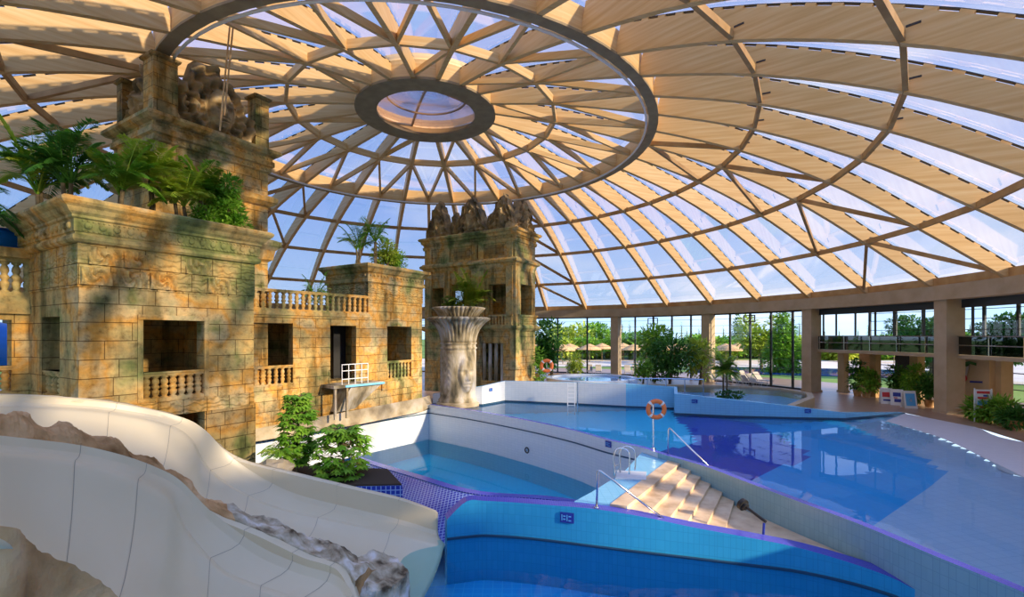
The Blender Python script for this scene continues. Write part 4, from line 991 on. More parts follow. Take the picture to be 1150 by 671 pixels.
# ropes hanging down from the dome in front of the face
pt = A(258, 10, 17.4)
for k, (x, y, lab) in enumerate(((247, 147, 'left of the two thin cables hanging before the carved face'), (252, 130, 'right of the two thin cables hanging before the carved face'))):
    bm = B(); tube(bm, [Vector((pt.x + .12 * k, pt.y, 15.4)), A(x, y, 17.3)], .03, 5); tag(link('hanging_cable', bm, M['straw']), lab, 'cable')
# ---- middle gallery wall
Om = (-11.05, 20.5); em = (-7.5, 25.15); am = math.atan2(em[1] - Om[1], em[0] - Om[0]); Lm = math.hypot(em[0] - Om[0], em[1] - Om[1])
t = thing('stone_gallery', 'temple gallery wall with long stone railing between the two pavilions', 'gallery', (Om[0], Om[1], 0), am)
Um = lambda x: up(Om, am, 0, x)
Zm = lambda x, y: zat(Om, am, Um(x), 0, y)
zr0, zr1 = Zm(350, 350.5), Zm(350, 328)
w1 = (Um(284), Um(329), Zm(305, 434), Zm(305, 363)); w2 = (Um(371), Um(400), Zm(385, 430), Zm(385, 366))
bm = B(); wall_open(bm, -1.5, Lm + .1, -.3, zr0 - .2, 0, .4, [w1, w2]); link('wall', bm, M['stone'], t)
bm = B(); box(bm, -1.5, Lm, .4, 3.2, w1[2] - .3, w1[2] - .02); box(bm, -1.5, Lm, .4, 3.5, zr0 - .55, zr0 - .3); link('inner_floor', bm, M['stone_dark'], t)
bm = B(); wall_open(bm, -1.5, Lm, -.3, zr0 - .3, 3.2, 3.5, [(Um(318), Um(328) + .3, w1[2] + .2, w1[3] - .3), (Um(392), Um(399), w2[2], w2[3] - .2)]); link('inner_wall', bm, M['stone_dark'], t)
bm = B(); box(bm, -1.5, Lm + .05, -.12, .4, zr0 - .2, zr0); box(bm, -1.5, Lm + .05, -.06, .4, zr0 - .3, zr0 - .2); link('string_course', bm, M['stone_mould'], t)
balustrade(t, (-.6, .08), (Lm, .08), zr0, zr1 - zr0, .3)
balustrade(t, (w1[0], .1), (w1[1], .1), w1[2], Zm(305, 411) - w1[2], .28)
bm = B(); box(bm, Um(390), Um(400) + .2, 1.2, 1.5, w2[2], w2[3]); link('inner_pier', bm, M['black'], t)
# balcony with white railing
t2 = thing('balcony', 'small blue edged balcony on a sloping stone bracket under the gallery door', 'balcony', (Om[0], Om[1], 0), am)
x0, x1 = Um(360), Um(412); zb0 = Zm(385, 430)
bm = B(); box(bm, x0, x1 + .2, -1.1, 0.02, zb0 - .14, zb0); link('slab', bm, M['stone_pale'], t2)
bm = B(); box(bm, x0 + .6, x1 + .25, -1.15, -1.1, zb0 - .12, zb0 - .02); link('blue_edge', bm, M['bluetile'], t2)
bm = B(); v = [(x0 + 1.0, -1.0, zb0 - .14), (x1 + .15, -1.0, zb0 - .14), (x1 + .15, 0, zb0 - .14), (x0 + 1.0, 0, zb0 - .14)]; lo = [(x0 + .5, -.55, zb0 - 1.35), (x0 + 1.6, -.45, zb0 - 1.3), (x0 + 1.6, 0, zb0 - 1.3), (x0 + .5, 0, zb0 - 1.35)]
vs = [bm.verts.new(p) for p in v + lo]
for q in ((0, 1, 2, 3), (7, 6, 5, 4), (0, 4, 5, 1), (1, 5, 6, 2), (2, 6, 7, 3), (3, 7, 4, 0)): bm.faces.new([vs[i] for i in q])
bmesh.ops.recalc_face_normals(bm, faces=bm.faces); link('bracket', bm, M['stone_pale'], t2)
for xx in (x0 + .12, x0 + .75):
    bm = B(); box(bm, xx, xx + .1, -1.0, -.9, .3, zb0 - .14); link('prop', bm, M['terrace'], t2)
t3 = thing('balcony_railing', 'white metal railing in front of the gallery door', 'railing', (Om[0], Om[1], 0), am)
ra, rb_, rz_ = Um(372), Um(401), zb0
for z in (.35, .75, 1.05):
    bm = B(); tube(bm, [(ra, -.9, rz_ + z - .1), (rb_, -.9, rz_ + z - .1)], .022, 6); link('rail', bm, M['white'], t3)
for i in range(5):
    bm = B(); xx = ra + (rb_ - ra) * i / 4; tube(bm, [(xx, -.9, rz_), (xx, -.9, rz_ + .97)], .022, 6); link('post', bm, M['white'], t3)
# ---- second pavilion
O4 = em
t = thing('stone_pavilion', 'smaller temple pavilion in the middle with shrubs growing on its roof', 'pavilion', (O4[0], O4[1], 0), AZ)
U4 = lambda x: up(O4, AZ, 0, x)
u4 = U4(474); d4 = vp(O4, AZ, 0, 368); z4 = zat(O4, AZ, 0, -.3, 295.5)
wz = [zat(O4, AZ, U4(449), 0, y) for y in (367, 405, 426)]
bm = B(); wall_open(bm, 0, u4, -.3, z4 - 1.0, 0, .4, [(U4(435), U4(462), wz[2], wz[0])]); wall_open(bm, .4, d4, -.3, z4 - 1, 0, .4, [], 'y'); box(bm, u4 - .4, u4, .4, d4, -.3, z4 - 1); wall_open(bm, .4, u4 - .4, -.3, z4 - 1.0, d4 - .4, d4, [(1, 2.4, wz[2], wz[0])])
link('wall', bm, M['stone'], t)
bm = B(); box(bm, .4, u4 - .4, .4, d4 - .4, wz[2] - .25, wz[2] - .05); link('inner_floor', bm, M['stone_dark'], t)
bm = B(); box(bm, -.03, u4 + .03, -.03, d4 + .03, z4 - 1.9, z4 - .85); link('carved_course', bm, M['stone_carved'], t)
bm = B(); zz = z4 - 1.0; rect_sweep(bm, 0, u4, 0, d4, [(.03, zz), (.12, zz + .06), (.12, zz + .2), (.06, zz + .24), (.08, zz + .28), (.08, zz + .52), (.16, zz + .58), (.24, zz + .74), (.36, zz + .84), (.36, zz + .96), (.3, zz + 1.0), (-.2, zz + 1.0), (-.2, zz + .85)]); studs(bm, 0, u4, -.1, zz + .4, .07, .24); studs(bm, 0, d4, -.1, zz + .4, .07, .24, 'y'); link('cornice', bm, M['stone_mould'], t)
balustrade(t, (U4(435), .14), (U4(462), .14), wz[2], wz[1] - wz[2], .26)
bm = B(); box(bm, U4(428), U4(468), -.1, .02, wz[2] - .5, wz[2] - .05); link('ledge', bm, M['stone_mould'], t)
bm = B()
k = 8
for j in range(k): box(bm, -.05, .02, .15 + j * (d4 - .3) / k, .15 + (j + .62) * (d4 - .3) / k, z4 - 2.6, z4 - 2.0)
link('side_relief', bm, M['stone_mould'], t)
# terrace strip in front of the buildings
bm = B(); tp = [mpLL + Vector((0, 0, .1)), mpL, mp0]; ho = [Vector((-11.3, 19.6, .3)), Vector((-7.6, 24.2, .55)), Vector((-5.2, 28.2, .62))]
prism(bm, [tp[0], tp[1], tp[2], ho[2] + Vector((.1, 1.6, 0)), ho[2], ho[1], ho[0]], -.2, [.06, .06, .08, .55, .62, .55, .3])
tag(link('stone_terrace', bm, M['terrace']), 'sloping sandy stone terrace between the temple walls and middle pool', 'terrace')
# ---- far tower
O5 = (D(578.5, 33), 33.0)
t = thing('stone_tower', 'far temple tower with three pointed crests and a palm on its balcony', 'tower', (O5[0], O5[1], 0), AZ)
V5 = lambda x: vp(O5, AZ, 0, x); Z5 = lambda x, y: zat(O5, AZ, 0, V5(x), y)
d5 = V5(477); u5 = up(O5, AZ, 0, 601)
zt5 = zat(O5, AZ, -.3, -.3, 254); zm5 = zat(O5, AZ, 0, 0, 290); zf5 = zat(O5, AZ, 0, 0, 366); zb5 = zat(O5, AZ, 0, 0, 355)
bm = B()
wall_open(bm, 0, d5, 0, zf5, 0, .4, [(V5(565), V5(541), Z5(553, 428), Z5(553, 386)), (V5(522), V5(505), .6, Z5(510, 392))], 'y'); box(bm, .4, u5, 0, .4, 0, zf5); box(bm, u5 - .4, u5, .4, d5, 0, zf5); box(bm, .4, u5, d5 - .4, d5, 0, zf5); box(bm, .3, u5 - .3, .3, d5 - .3, zf5 - .3, zf5 - .02)
zo0, zo1 = zf5 + .05, zat(O5, AZ, 0, 0, 318)
wall_open(bm, 0, d5, zf5, zm5, 0, .5, [(V5(571), V5(549), zo0, zo1), (V5(545), V5(507), zo0, zo1 + .2), (V5(498), V5(483), zo0, zo1)], 'y')
wall_open(bm, .5, u5, zf5, zm5, 0, .5, [(up(O5, AZ, 0, 585), up(O5, AZ, 0, 597), zo0, zo1)]); box(bm, .5, u5, d5 - .5, d5, zf5, zm5)
wall_open(bm, .5, d5 - .5, zf5, zm5, u5 - .5, u5, [(V5(499), V5(470), zo0, zo1)], 'y')
box(bm, 0, u5, 0, d5, zm5, zt5 - .6)
link('wall', bm, M['stone'], t)
bm = B(); rect_sweep(bm, 0, u5, 0, d5, [(0, zt5 - .95), (.08, zt5 - .9), (.12, zt5 - .7), (.05, zt5 - .65), (.08, zt5 - .5), (.2, zt5 - .42), (.22, zt5 - .26), (.34, zt5 - .2), (.38, zt5 - .06), (.3, zt5), (.0, zt5)]); link('cornice', bm, M['stone_mould'], t)
bm = B(); rect_sweep(bm, 0, u5, 0, d5, [(0, zm5 - .6), (.05, zm5 - .5), (.1, zm5 - .3), (.28, zm5 - .2), (.3, zm5 - .05), (.2, zm5 + .02), (.1, zm5 + .12), (0, zm5 + .14)]); rect_sweep(bm, 0, u5, 0, d5, [(0, zf5 - .4), (.1, zf5 - .35), (.3, zf5 - .15), (.3, zf5), (.1, zf5 + .02)]); studs(bm, 0, d5, -.12, zt5 - .58, .06, .22, 'y'); studs(bm, 0, u5, -.12, zt5 - .58, .06, .22); studs(bm, 0, d5, -.06, zm5 - .4, .05, .2, 'y'); link('string_course', bm, M['stone_mould'], t)
bm = B()
for x in (573, 541, 534, 503, 483):
    v0 = V5(x); box(bm, -.12, .0, v0 - .22, v0 + .22, zm5 + .1, zt5 - .9)
    box(bm, -.16, .0, v0 - .26, v0 + .26, zf5, zm5 - .5)
box(bm, -.12, .5, -.12, .35, zf5 - 3, zm5 - .5)
link('pilaster', bm, M['stone_mould'], t)
bm = B()
bm.free()
for x0, x1 in ((528, 510), (566, 544)):
    bm = B(); box(bm, -.03, .01, V5(x0), V5(x1), zm5 + .3, zt5 - 1.05); link('recess_panel', bm, M['stone_dark'], t)
for x0, x1 in ((578, 549), (545, 507), (503, 482)): balustrade(t, (-.12, V5(x0) + .05), (-.12, V5(x1) - .05), zf5, zb5 - zf5 + .1, .24)
balustrade(t, (.2, -.1), (u5, -.1), zf5, zb5 - zf5 + .1, .24)
bm = B()
for i in range(4): v0 = V5(563) + (V5(543) - V5(563)) * i / 3; tube(bm, [(.12, v0, Z5(553, 428)), (.12, v0, Z5(553, 386))], [.13, .13], 8)
link('window_column', bm, M['stone_pale'], t)
for xs, yt in (((502, 479), 226), ((544, 510), 221), ((577, 549), 217)):
    v0, v1 = V5(xs[0]), V5(xs[1]); hh = zat(O5, AZ, 0, (v0 + v1) / 2, yt) - zt5
    bm = B(); relief(bm, (v1 - v0) * 1.12, hh, gable, gablef, 34, 30, .6, (.25, (v0 + v1) / 2, zt5), (0, -1, 0), (1, 0, 0)); link('crest', bm, M['stone_crest'], t)
for v_ in (V5(506), V5(547)):
    bm = B(); relief(bm, 1.1, zat(O5, AZ, 0, v_, 236) - zt5, gable, gablef, 20, 16, .4, (.6, v_, zt5), (0, -1, 0), (1, 0, 0)); link('crest', bm, M['stone_crest'], t)
bm = B(); relief(bm, u5 * 1.05, zat(O5, AZ, u5 / 2, 0, 224) - zt5, gable, gablef, 34, 30, .6, (u5 / 2, .2, zt5)); link('crest', bm, M['stone_crest'], t)
# ---- carved column with stone face
t = thing('face_column', 'pale lotus topped stone column carved with a face by the pool corner', 'column', (D(515, 30), 30, 0), R(10))
bm = B()
def flute(a, z): return 0
prof = [(.95, 0), (.95, .3), (.84, .45)]
N_ = 96; rings = []
hz0, hk = 2.15, 1.25
zs_ = [0, .25, .3, .5] + [.5 + .06 * i for i in range(1, 56)]
for z in zs_:
    row = []
    for i in range(N_):
        a = 2 * PI * i / N_; r = 1.10 if z > .3 else 1.2
        fz = math.cos(a - .42)
        if fz > 0: r += max(0, headf(math.sin(a - .42) / .62, (z - 1.9) / 1.15, 1) - .18) * .75
        side = max(0, math.sin(-a - .35))
        r += side * .05 * math.sin(z * 16 + 3 * math.cos(a * 14))
        if z > 3.3: r = 1.08 + (.06 if 3.42 < z < 3.55 or z > 3.72 else 0)
        row.append(bm.verts.new((r * math.sin(a), -r * math.cos(a), z)))
    rings.append(row)
for i in range(len(rings) - 1):
    for k in range(N_): bm.faces.new((rings[i][k], rings[i][(k + 1) % N_], rings[i + 1][(k + 1) % N_], rings[i + 1][k]))
bm.faces.new(rings[0][::-1]); bm.faces.new(rings[-1])
link('shaft', bm, M['stone_pale'], t, smooth=True)
fl_ = lambda a, z: (.13 * abs(math.sin(a * 17)) ** .7 - .06) * min(1, max(0, (z - 3.9) * 1.1))
bm = B(); lathe(bm, [(1.10, 3.8), (1.12, 4.0), (1.16, 4.3), (1.26, 4.6), (1.42, 4.85), (1.62, 5.05), (1.86, 5.2), (1.92, 5.28), (1.8, 5.36), (1.3, 5.36)], 272, rf=fl_); link('capital', bm, M['stone_pale'], t, smooth=True)
bm = B(); fl2 = lambda a, z: .13 * abs(math.sin(a * 18)) ** .7 - .05 if z > 5.35 else 0
lathe(bm, [(1.1, 5.3), (1.15, 5.4), (1.28, 5.6), (1.5, 5.8), (1.62, 5.93), (1.5, 5.98), (.8, 5.96)], 252, rf=fl2); link('crown', bm, M['stone_pale'], t, smooth=True)
bm = B(); lathe(bm, [(1.35, -.1), (1.35, .12), (1.2, .18)], 32); link('plinth', bm, M['terrace'], t)
# ================================================================== PLANTS
def kite(bm, p, d, up_, ln, wd, fold=0):
    d = d.normalized(); s = d.cross(up_)
    if s.length < 1e-3: s = d.orthogonal()
    s.normalize(); a = bm.verts.new(p); t_ = bm.verts.new(p + d * ln); m_ = p + d * ln * .45
    l_ = bm.verts.new(m_ + s * wd / 2); r_ = bm.verts.new(m_ - s * wd / 2)
    bm.faces.new((a, l_, t_, r_))
def frond_bm(rng, ln, rise, droop, nl, ll, lw, az):
    bm = B(); pts = []; h = Vector((math.cos(az), math.sin(az), 0))
    for i in range(13):
        f = i / 12; pts.append(h * ln * f * (.75 - .25 * rise) + Vector((0, 0, ln * (rise * f - droop * f * f))))
    tube(bm, pts, [.018 * (1 - .8 * i / 12) * max(1, ln / 1.6) for i in range(13)], 4)
    for k in range(nl):
        f = .18 + .82 * (k + .5) / nl; x = f * 12; i = min(11, int(x)); p = pts[i].lerp(pts[i + 1], x - i); t_ = (pts[i + 1] - pts[i]).normalized()
        s = t_.cross(Vector((0, 0, 1))).normalized(); L_ = ll * (math.sin(PI * min(1, f * .85 + .12)) ** .6)
        for sg in (-1, 1):
            d = (s * sg * .85 + t_ * .55 + Vector((0, 0, -.25 + rng.uniform(-.15, .15)))).normalized()
            kite(bm, p, d, Vector((0, 0, 1)), L_ * rng.uniform(.85, 1.1), lw)
    return bm
def palm(name, lab, loc, h, nf, ln, seed, m='leaf', stems=1, nl=26, ll=.42, lw=.05, rise=(.7, 1.5), group=None):
    rng = random.Random(seed); t = thing(name, lab, 'plant', loc, 0, group)
    for s in range(stems):
        off = Vector((rng.uniform(-.18, .18), rng.uniform(-.18, .18), 0)) * (stems - 1); hh = h * rng.uniform(.75, 1.05)
        if hh > .05:
            bm = B(); tube(bm, [off, off + Vector((rng.uniform(-.06, .06), 0, hh * .5)), off + Vector((0, 0, hh))], .05 if h > .6 else .03, 7); link('stem', bm, M['bark'], t)
        for i in range(nf):
            az = 2 * PI * (i + rng.random() * .7) / nf + s
            ri = rng.uniform(*rise); bm = frond_bm(rng, ln * rng.uniform(.75, 1.1), ri, rng.uniform(.45, .85), nl, ll, lw, az)
            for v in bm.verts: v.co += off + Vector((0, 0, hh))
            link('frond', bm, M[m] if rng.random() > .25 else M['leaf_lime' if m == 'leaf' else m], t)
    return t
def foliage_bm(rng, blobs, n, ll, lw):
    bm = B(); tot = sum(b[3] ** 2 for b in blobs)
    for bx, by, bz, br, sq in blobs:
        for _ in range(int(n * br * br / tot)):
            d = Vector((rng.gauss(0, 1), rng.gauss(0, 1), rng.gauss(0, 1))).normalized(); q = d * br * (rng.random() ** .35); q.z *= sq
            dd = (d + Vector((rng.uniform(-.6, .6), rng.uniform(-.6, .6), rng.uniform(-.7, .3)))).normalized()
            kite(bm, Vector((bx, by, bz)) + q, dd, Vector((rng.uniform(-.5, .5), rng.uniform(-.5, .5), 1)), ll * rng.uniform(.7, 1.2), lw * rng.uniform(.8, 1.2))
    return bm
def shrub(name, lab, loc, h, r, n, ll, lw, seed, m='leaf', trunk=.3, group=None, blobs=None, cat='plant'):
    rng = random.Random(seed); t = thing(name, lab, cat, loc, 0, group)
    if not blobs:
        blobs = [(0, 0, h - r * .8, r, 1)] + [(rng.uniform(-r, r) * .7, rng.uniform(-r, r) * .7, trunk * h + rng.random() * (h * (1 - trunk) - r * .5), r * rng.uniform(.5, .8), 1) for _ in range(7)]
    link('foliage', foliage_bm(rng, blobs, n, ll, lw), M[m], t)
    bm = B(); tube(bm, [Vector((0, 0, 0)), Vector((.03 * h, 0, h * .35)), Vector((0, 0, h * .7))], [.05 + .02 * h, .04 + .012 * h, .02], 7); link('trunk', bm, M['bark'], t)
    return t
def schefflera(lab, loc, h, r, whorls, seed, leaf=.26, m='leaf'):
    rng = random.Random(seed); t = thing('umbrella_plant', lab, 'plant', loc)
    bm = B(); st_ = B(); tube(st_, [Vector((0, 0, 0)), Vector((.05, 0, h * .5)), Vector((0, 0, h * .95))], [.05, .035, .015], 7)
    for _ in range(whorls):
        z = h * (.12 + .88 * rng.random()); rr = r * (1 if .25 < z / h < .8 else .7) * (.45 + .55 * rng.random() ** .5); a = rng.random() * 2 * PI
        c = Vector((rr * math.cos(a), rr * math.sin(a), z)); tube(st_, [Vector((0, 0, z - .12)), c], .008, 4)
        for k in range(8):
            b = 2 * PI * k / 8 + rng.random() * .3; d = Vector((math.cos(b), math.sin(b), -.55 - rng.random() * .3)) + c.normalized() * .25
            kite(bm, c, d, Vector((0, 0, 1)), leaf * rng.uniform(.8, 1.1), leaf * .38)
    link('foliage', bm, M[m], t); link('stem', st_, M['bark'], t); return t
# on the left pavilion roof
def local(o, ang, u, v, z): return Vector((o[0] + math.cos(ang) * u - math.sin(ang) * v, o[1] + math.sin(ang) * u + math.cos(ang) * v, z))
zr1_ = zbn + .88
bm = B(); tt = bpy.data.objects
rf = thing('roof_planter', 'soil filled planter bed on the roof of the left pavilion', 'planter', (O1[0], O1[1], 0), AZ)
bm = B(); box(bm, .2, u_end - .2, .2, depth - .2, zr1_ - .15, zr1_); link('soil', bm, M['soil'], rf)
pl = [(.5, 2.2, 1.0, 12, 2.1, 'leaf_dark', 'dark feathery palm at the left end of the pavilion roof'), (1.2, 1.0, .9, 13, 1.7, 'leaf', 'bushy palm behind the front corner of the pavilion roof'), (2.1, 1.5, 1.5, 13, 1.6, 'leaf_lime', 'tall palm in front of the big carved face tower'),
      (2.5, .8, .8, 13, 1.4, 'leaf_lime', 'yellow green palm drooping over the middle of the pavilion cornice'), (3.3, 1.3, 1.2, 12, 1.4, 'leaf', 'arching palm left of the dark shrub on the pavilion roof'), (.2, 3.2, 1.0, 12, 2.0, 'leaf', 'tall palm at the back left corner of the pavilion roof')]
for i, (u, v, h, nf, ln, m, lab) in enumerate(pl):
    palm('areca_palm', lab, local(O1, AZ, u, v, zr1_), h, nf, ln, 11 + i, m, 2, 34, .42, .06)
palm('date_palm', 'spiky dark palm whose fronds reach in from the left edge above the blue tube', local(O1, AZ, -1.2, 3.6, zr1_ - .6), .9, 13, 2.3, 77, 'leaf_dark', 1, 40, .42, .05, (.3, .8))
shrub('shrub', 'dense dark leafy shrub at the far left edge above the blue tube', local(O1, AZ, -1.9, 4.4, zr1_ - 1.6), 1.6, .6, 1500, .16, .06, 5, 'leaf_dark')
shrub('shrub', 'dense green shrub at the right end of the pavilion roof', local(O1, AZ, 3.9, .8, zr1_), 1.9, .5, 3200, .2, .075, 8, 'leaf', blobs=[(0, 0, 1.6, .36, 1), (-.2, 0, 1.2, .42, 1), (0, 0, .75, .48, 1), (-.3, .1, .55, .35, 1), (.3, 0, .35, .36, 1), (.1, -.2, .15, .35, 1), (0, .2, .95, .3, 1)])
shrub('shrub', 'small shrub between the palms and the dark shrub on the pavilion roof', local(O1, AZ, 3.1, .5, zr1_), .75, .32, 700, .15, .05, 9, 'leaf')
# roof of second pavilion
z4r = z4 - .12
rf = thing('roof_planter', 'soil filled planter bed on the roof of the smaller pavilion', 'planter', (O4[0], O4[1], 0), AZ)
bm = B(); box(bm, .1, u4 - .1, .1, d4 - .1, z4r - .1, z4r); link('soil', bm, M['soil'], rf)
palm('areca_palm', 'slender light palm at the left of the smaller pavilion roof', local(O4, AZ, .7, 1.6, z4r), 1.3, 12, 2.0, 41, 'leaf', 2, 20, .4, .05)
palm('areca_palm', 'tall thin palm in the middle of the smaller pavilion roof', local(O4, AZ, 1.3, .9, z4r), 1.8, 12, 1.7, 42, 'leaf', 2, 18, .38, .05)
shrub('shrub', 'yellow green shrub along the front of the smaller pavilion roof', local(O4, AZ, 1.9, .6, z4r), 1.6, .65, 2200, .2, .07, 43, 'leaf_lime')
shrub('shrub', 'low shrub at the right end of the smaller pavilion roof', local(O4, AZ, 2.7, .6, z4r), 1.1, .55, 1200, .2, .07, 44, 'leaf')
palm('areca_palm', 'low palm behind the stone railing left of the smaller pavilion', local(Om, am, 3.9, 1.4, zr0 - .3), 1.0, 12, 1.6, 45, 'leaf', 2, 18, .35, .05)
palm('areca_palm', 'bright green palm on the balcony of the far tower', local(O5, AZ, -.45, V5(531), zf5 + .02), 1.3, 14, 2.9, 46, 'leaf_lime', 3, 28, .8, .1)
palm('areca_palm', 'palm at the right of the far tower balcony', local(O5, AZ, -.4, V5(512), zf5 + .02), 1.0, 10, 1.6, 47, 'leaf', 2, 22, .45, .07)
# planter with umbrella plants beside the middle pool
bm = B(); pp = [A(300, 530, 14.6), A(345, 545, 14.0), A(452, 585, 14.2), A(436, 560, 15.8), A(300, 525, 16.4)]
prism(bm, pp, -3.2, -.15); pb = tag(link('plant_box', bm, M['navytile']), 'navy tiled plant box between the rear slide and the middle pool', 'planter')
bm = B(); prism(bm, [Vector((p.x, p.y, 0)) * .98 + Vector((-.1, .3, 0)) for p in pp], -.2, -.1); link('soil', bm, M['soil'], pb)
schefflera('tall round umbrella plant below the temple gallery', A(334, 530, 15.4), 2.5, .52, 330, 3, .24, 'leaf')
schefflera('smaller umbrella plant leaning over the middle pool', A(384, 548, 15.0), 1.95, .8, 230, 4, .27, 'leaf')
palm('fern_palm', 'spiky blue green fern left of the tall umbrella plant', A(315, 522, 14.9), .25, 24, 1.2, 6, 'leaf', 1, 22, .22, .03, (.5, 1.0))
shrub('shrub', 'low dark green ground cover between the two umbrella plants', A(362, 556, 14.9), .4, .4, 900, .16, .06, 17, 'leaf', blobs=[(0, 0, .15, .3, .7), (-.5, 0, .15, .3, .7), (.4, .1, .12, .3, .6), (.1, .7, .1, .3, .6), (.8, .5, .1, .3, .6), (-.6, .8, .12, .3, .6)])
shrub('shrub', 'low yellow green ground plant at the corner of the middle pool', A(428, 551, 15.0), .35, .3, 500, .14, .06, 7, 'leaf_lime', blobs=[(0, 0, .15, .25, .6), (-.5, -.1, .18, .25, .6), (-.3, .1, .2, .22, .6)])
bm = B(); bmesh.ops.create_icosphere(bm, subdivisions=3, radius=1)
for v in bm.verts: v.co = Vector((v.co.x * .55, v.co.y * .4, v.co.z * .3)) * (1 + .3 * noise.noise(v.co * 2))
o = link('boulder', bm, M['terrace']); o.location = A(306, 528, 13.6); tag(o, 'small pale boulder behind the lip of the rear slide', 'rock')
# island plant, window wall plants
palm('yucca', 'upright spiky plant on the island between the pools', G(815, 446, .45), 1.5, 26, 1.5, 21, 'leaf', 2, 14, .55, .08, (.5, 1.6))
shrub('shrub', 'low ground plants at the foot of the spiky island plant', G(818, 446, .5), .4, .35, 500, .2, .08, 22, 'leaf_dark', blobs=[(0, 0, .15, .35, .5), (.6, 0, .12, .3, .5), (-.5, 0, .12, .25, .5)])
def fl_plant(kind, x, y, Y, h, r, n, ll, m, lab, seed):
    p = A(x, y, Y); p.z = max(0, min(p.z, .02)); return shrub(kind, lab, p, h, r, n, ll, ll * .35, seed, m)
fl_plant('indoor_tree', 618, 430, 38, 5.2, 1.1, 1500, .5, 'leaf_dark', 'tall dark leafed tree right of the far temple tower', 31)
fl_plant('shrub', 598, 430, 36, 3.2, .8, 900, .35, 'leaf', 'pale green bush at the foot of the far temple tower', 32)
fl_plant('shrub', 645, 430, 40, 2.6, .7, 700, .35, 'leaf_lime', 'yellow green bush by the left far window', 33)
fl_plant('indoor_tree', 735, 430, 44, 4.9, 1.3, 1500, .5, 'leaf', 'broad leafed tree left of the dense bush by the far windows', 34)
fl_plant('indoor_tree', 752, 433, 41, 4.0, 1.6, 2200, .45, 'leaf_dark', 'dense dark bush in front of the far windows', 35)
fl_plant('indoor_tree', 786, 433, 41, 3.7, 1.1, 1300, .45, 'leaf_lime', 'feathery light green bush beside the middle window column', 36)
fl_plant('shrub', 722, 431, 40, 2.2, .7, 800, .35, 'leaf', 'small green bush at the left of the dense dark bush', 37)
fl_plant('shrub', 590, 428, 35.5, 1.5, .6, 500, .3, 'leaf_dark', 'low leafy plants at the pool end of the tower base', 38)
fl_plant('shrub', 696, 428, 36, 1.0, .6, 400, .3, 'leaf_dark', 'low plants beside the raised round pool', 39)
for x, r, h, m, lab, s in ((963, 29.8, 2.4, 'leaf_dark', 'dark leafy potted plant left of the orange brown pillar', 51), (973, 29.6, 1.8, 'leaf', 'green potted plant beside the orange brown pillar', 52), (1006, 30.2, 2.2, 'leaf_dark', 'dark potted palm behind the advertising boards', 53),
                           (1030, 30.0, 2.3, 'leaf', 'light green leafy plant behind the right advertising board', 54), (1044, 29.6, 1.8, 'leaf_dark', 'dark plant tucked against the broad column', 55),
                           (1124, 28.3, 1.3, 'leaf', 'green bush right of the notice stand', 56), (1110, 28.3, 1.1, 'leaf', 'green bush behind the notice stand', 57), (1099, 28.4, 1.1, 'leaf', 'green bush left of the notice stand', 58), (1140, 28.0, .9, 'leaf_dark', 'low bush at the right edge of the picture', 59)):
    p = ringpt(ang_at(x, r), r); t = shrub('potted_plant', lab, (p.x, p.y, .0), h, .55 if h > 1.5 else .5, 900, .3, .1, s, m)
    bm = B(); lathe(bm, [(.2, 0), (.28, .38), (.3, .42), (.22, .42)], 14); link('pot', bm, M['rock'], t)
# ================================================================== DECK FURNITURE
def aboard(lab, x, y, col2, rz, hgt=.95):
    t = thing('advertising_board', lab, 'sign', G(x, y), rz)
    for sg, nm in ((-1, 'front_panel'), (1, 'rear_panel')):
        bm = B(); w_ = .62
        v = [Vector((a * w_ / 2, sg * (.26 - .24 * b), b * hgt)) for a, b in ((-1, 0), (1, 0), (1, 1), (-1, 1))]; v2 = [p + Vector((0, .03, 0)) for p in v]
        vs = [bm.verts.new(p) for p in v + v2]
        for q in ((0, 1, 2, 3), (7, 6, 5, 4), (0, 4, 5, 1), (1, 5, 6, 2), (2, 6, 7, 3), (3, 7, 4, 0)): bm.faces.new([vs[i] for i in q])
        pn = link(nm, bm, M['white'], t)
        if sg < 0:
            for c_, (a0_, a1_, b0, b1) in col2:
                bm = B(); f = lambda a, b: Vector((a * w_ / 2, -(.26 - .24 * b) - .012, b * hgt))
                poly(bm, [f(a0_, b0), f(a1_, b0), f(a1_, b1), f(a0_, b1)]); link('print', bm, M[c_], pn)
aboard('white advertising board with a red print, leftmost of the three', 995, 453.5, [('red', (-.7, .5, .45, .75)), ('navy', (-.6, .6, .2, .3))], R(-25))
aboard('white advertising board with dark blue prints, middle of the three', 1007, 455, [('navy', (-.6, .6, .55, .8)), ('navy', (-.4, .7, .2, .4)), ('red', (-.5, .1, .44, .5))], R(-35))
aboard('white advertising board with a sky blue poster, rightmost of the three', 1021, 458.5, [('skyprint', (-.75, .75, .15, .85)), ('white', (-.3, .2, .4, .6))], R(-15), 1.0)
p = G(1104, 474.5); t = thing('notice_stand', 'white frame stand with red and blue notices beside the green bushes', 'sign', p, R(-20))
for xx in (-.33, .33):
    bm = B(); tube(bm, [(xx, 0, 0), (xx, 0, 1.65)], .03, 8); link('leg', bm, M['white'], t)
bm = B(); box(bm, -.3, .3, -.02, .02, .65, 1.6); pn = link('board', bm, M['white'], t)
for c_, a, b, c2, d2 in (('red', -.25, .25, 1.4, 1.52), ('red', -.22, .2, 1.14, 1.24), ('skyprint', -.22, .22, .85, 1.05), ('navy', 0, .2, 1.26, 1.34), ('red', -.15, .1, .7, .78)):
    bm = B(); box(bm, a, b, -.03, -.02, c2, d2); link('notice', bm, M[c_], pn)
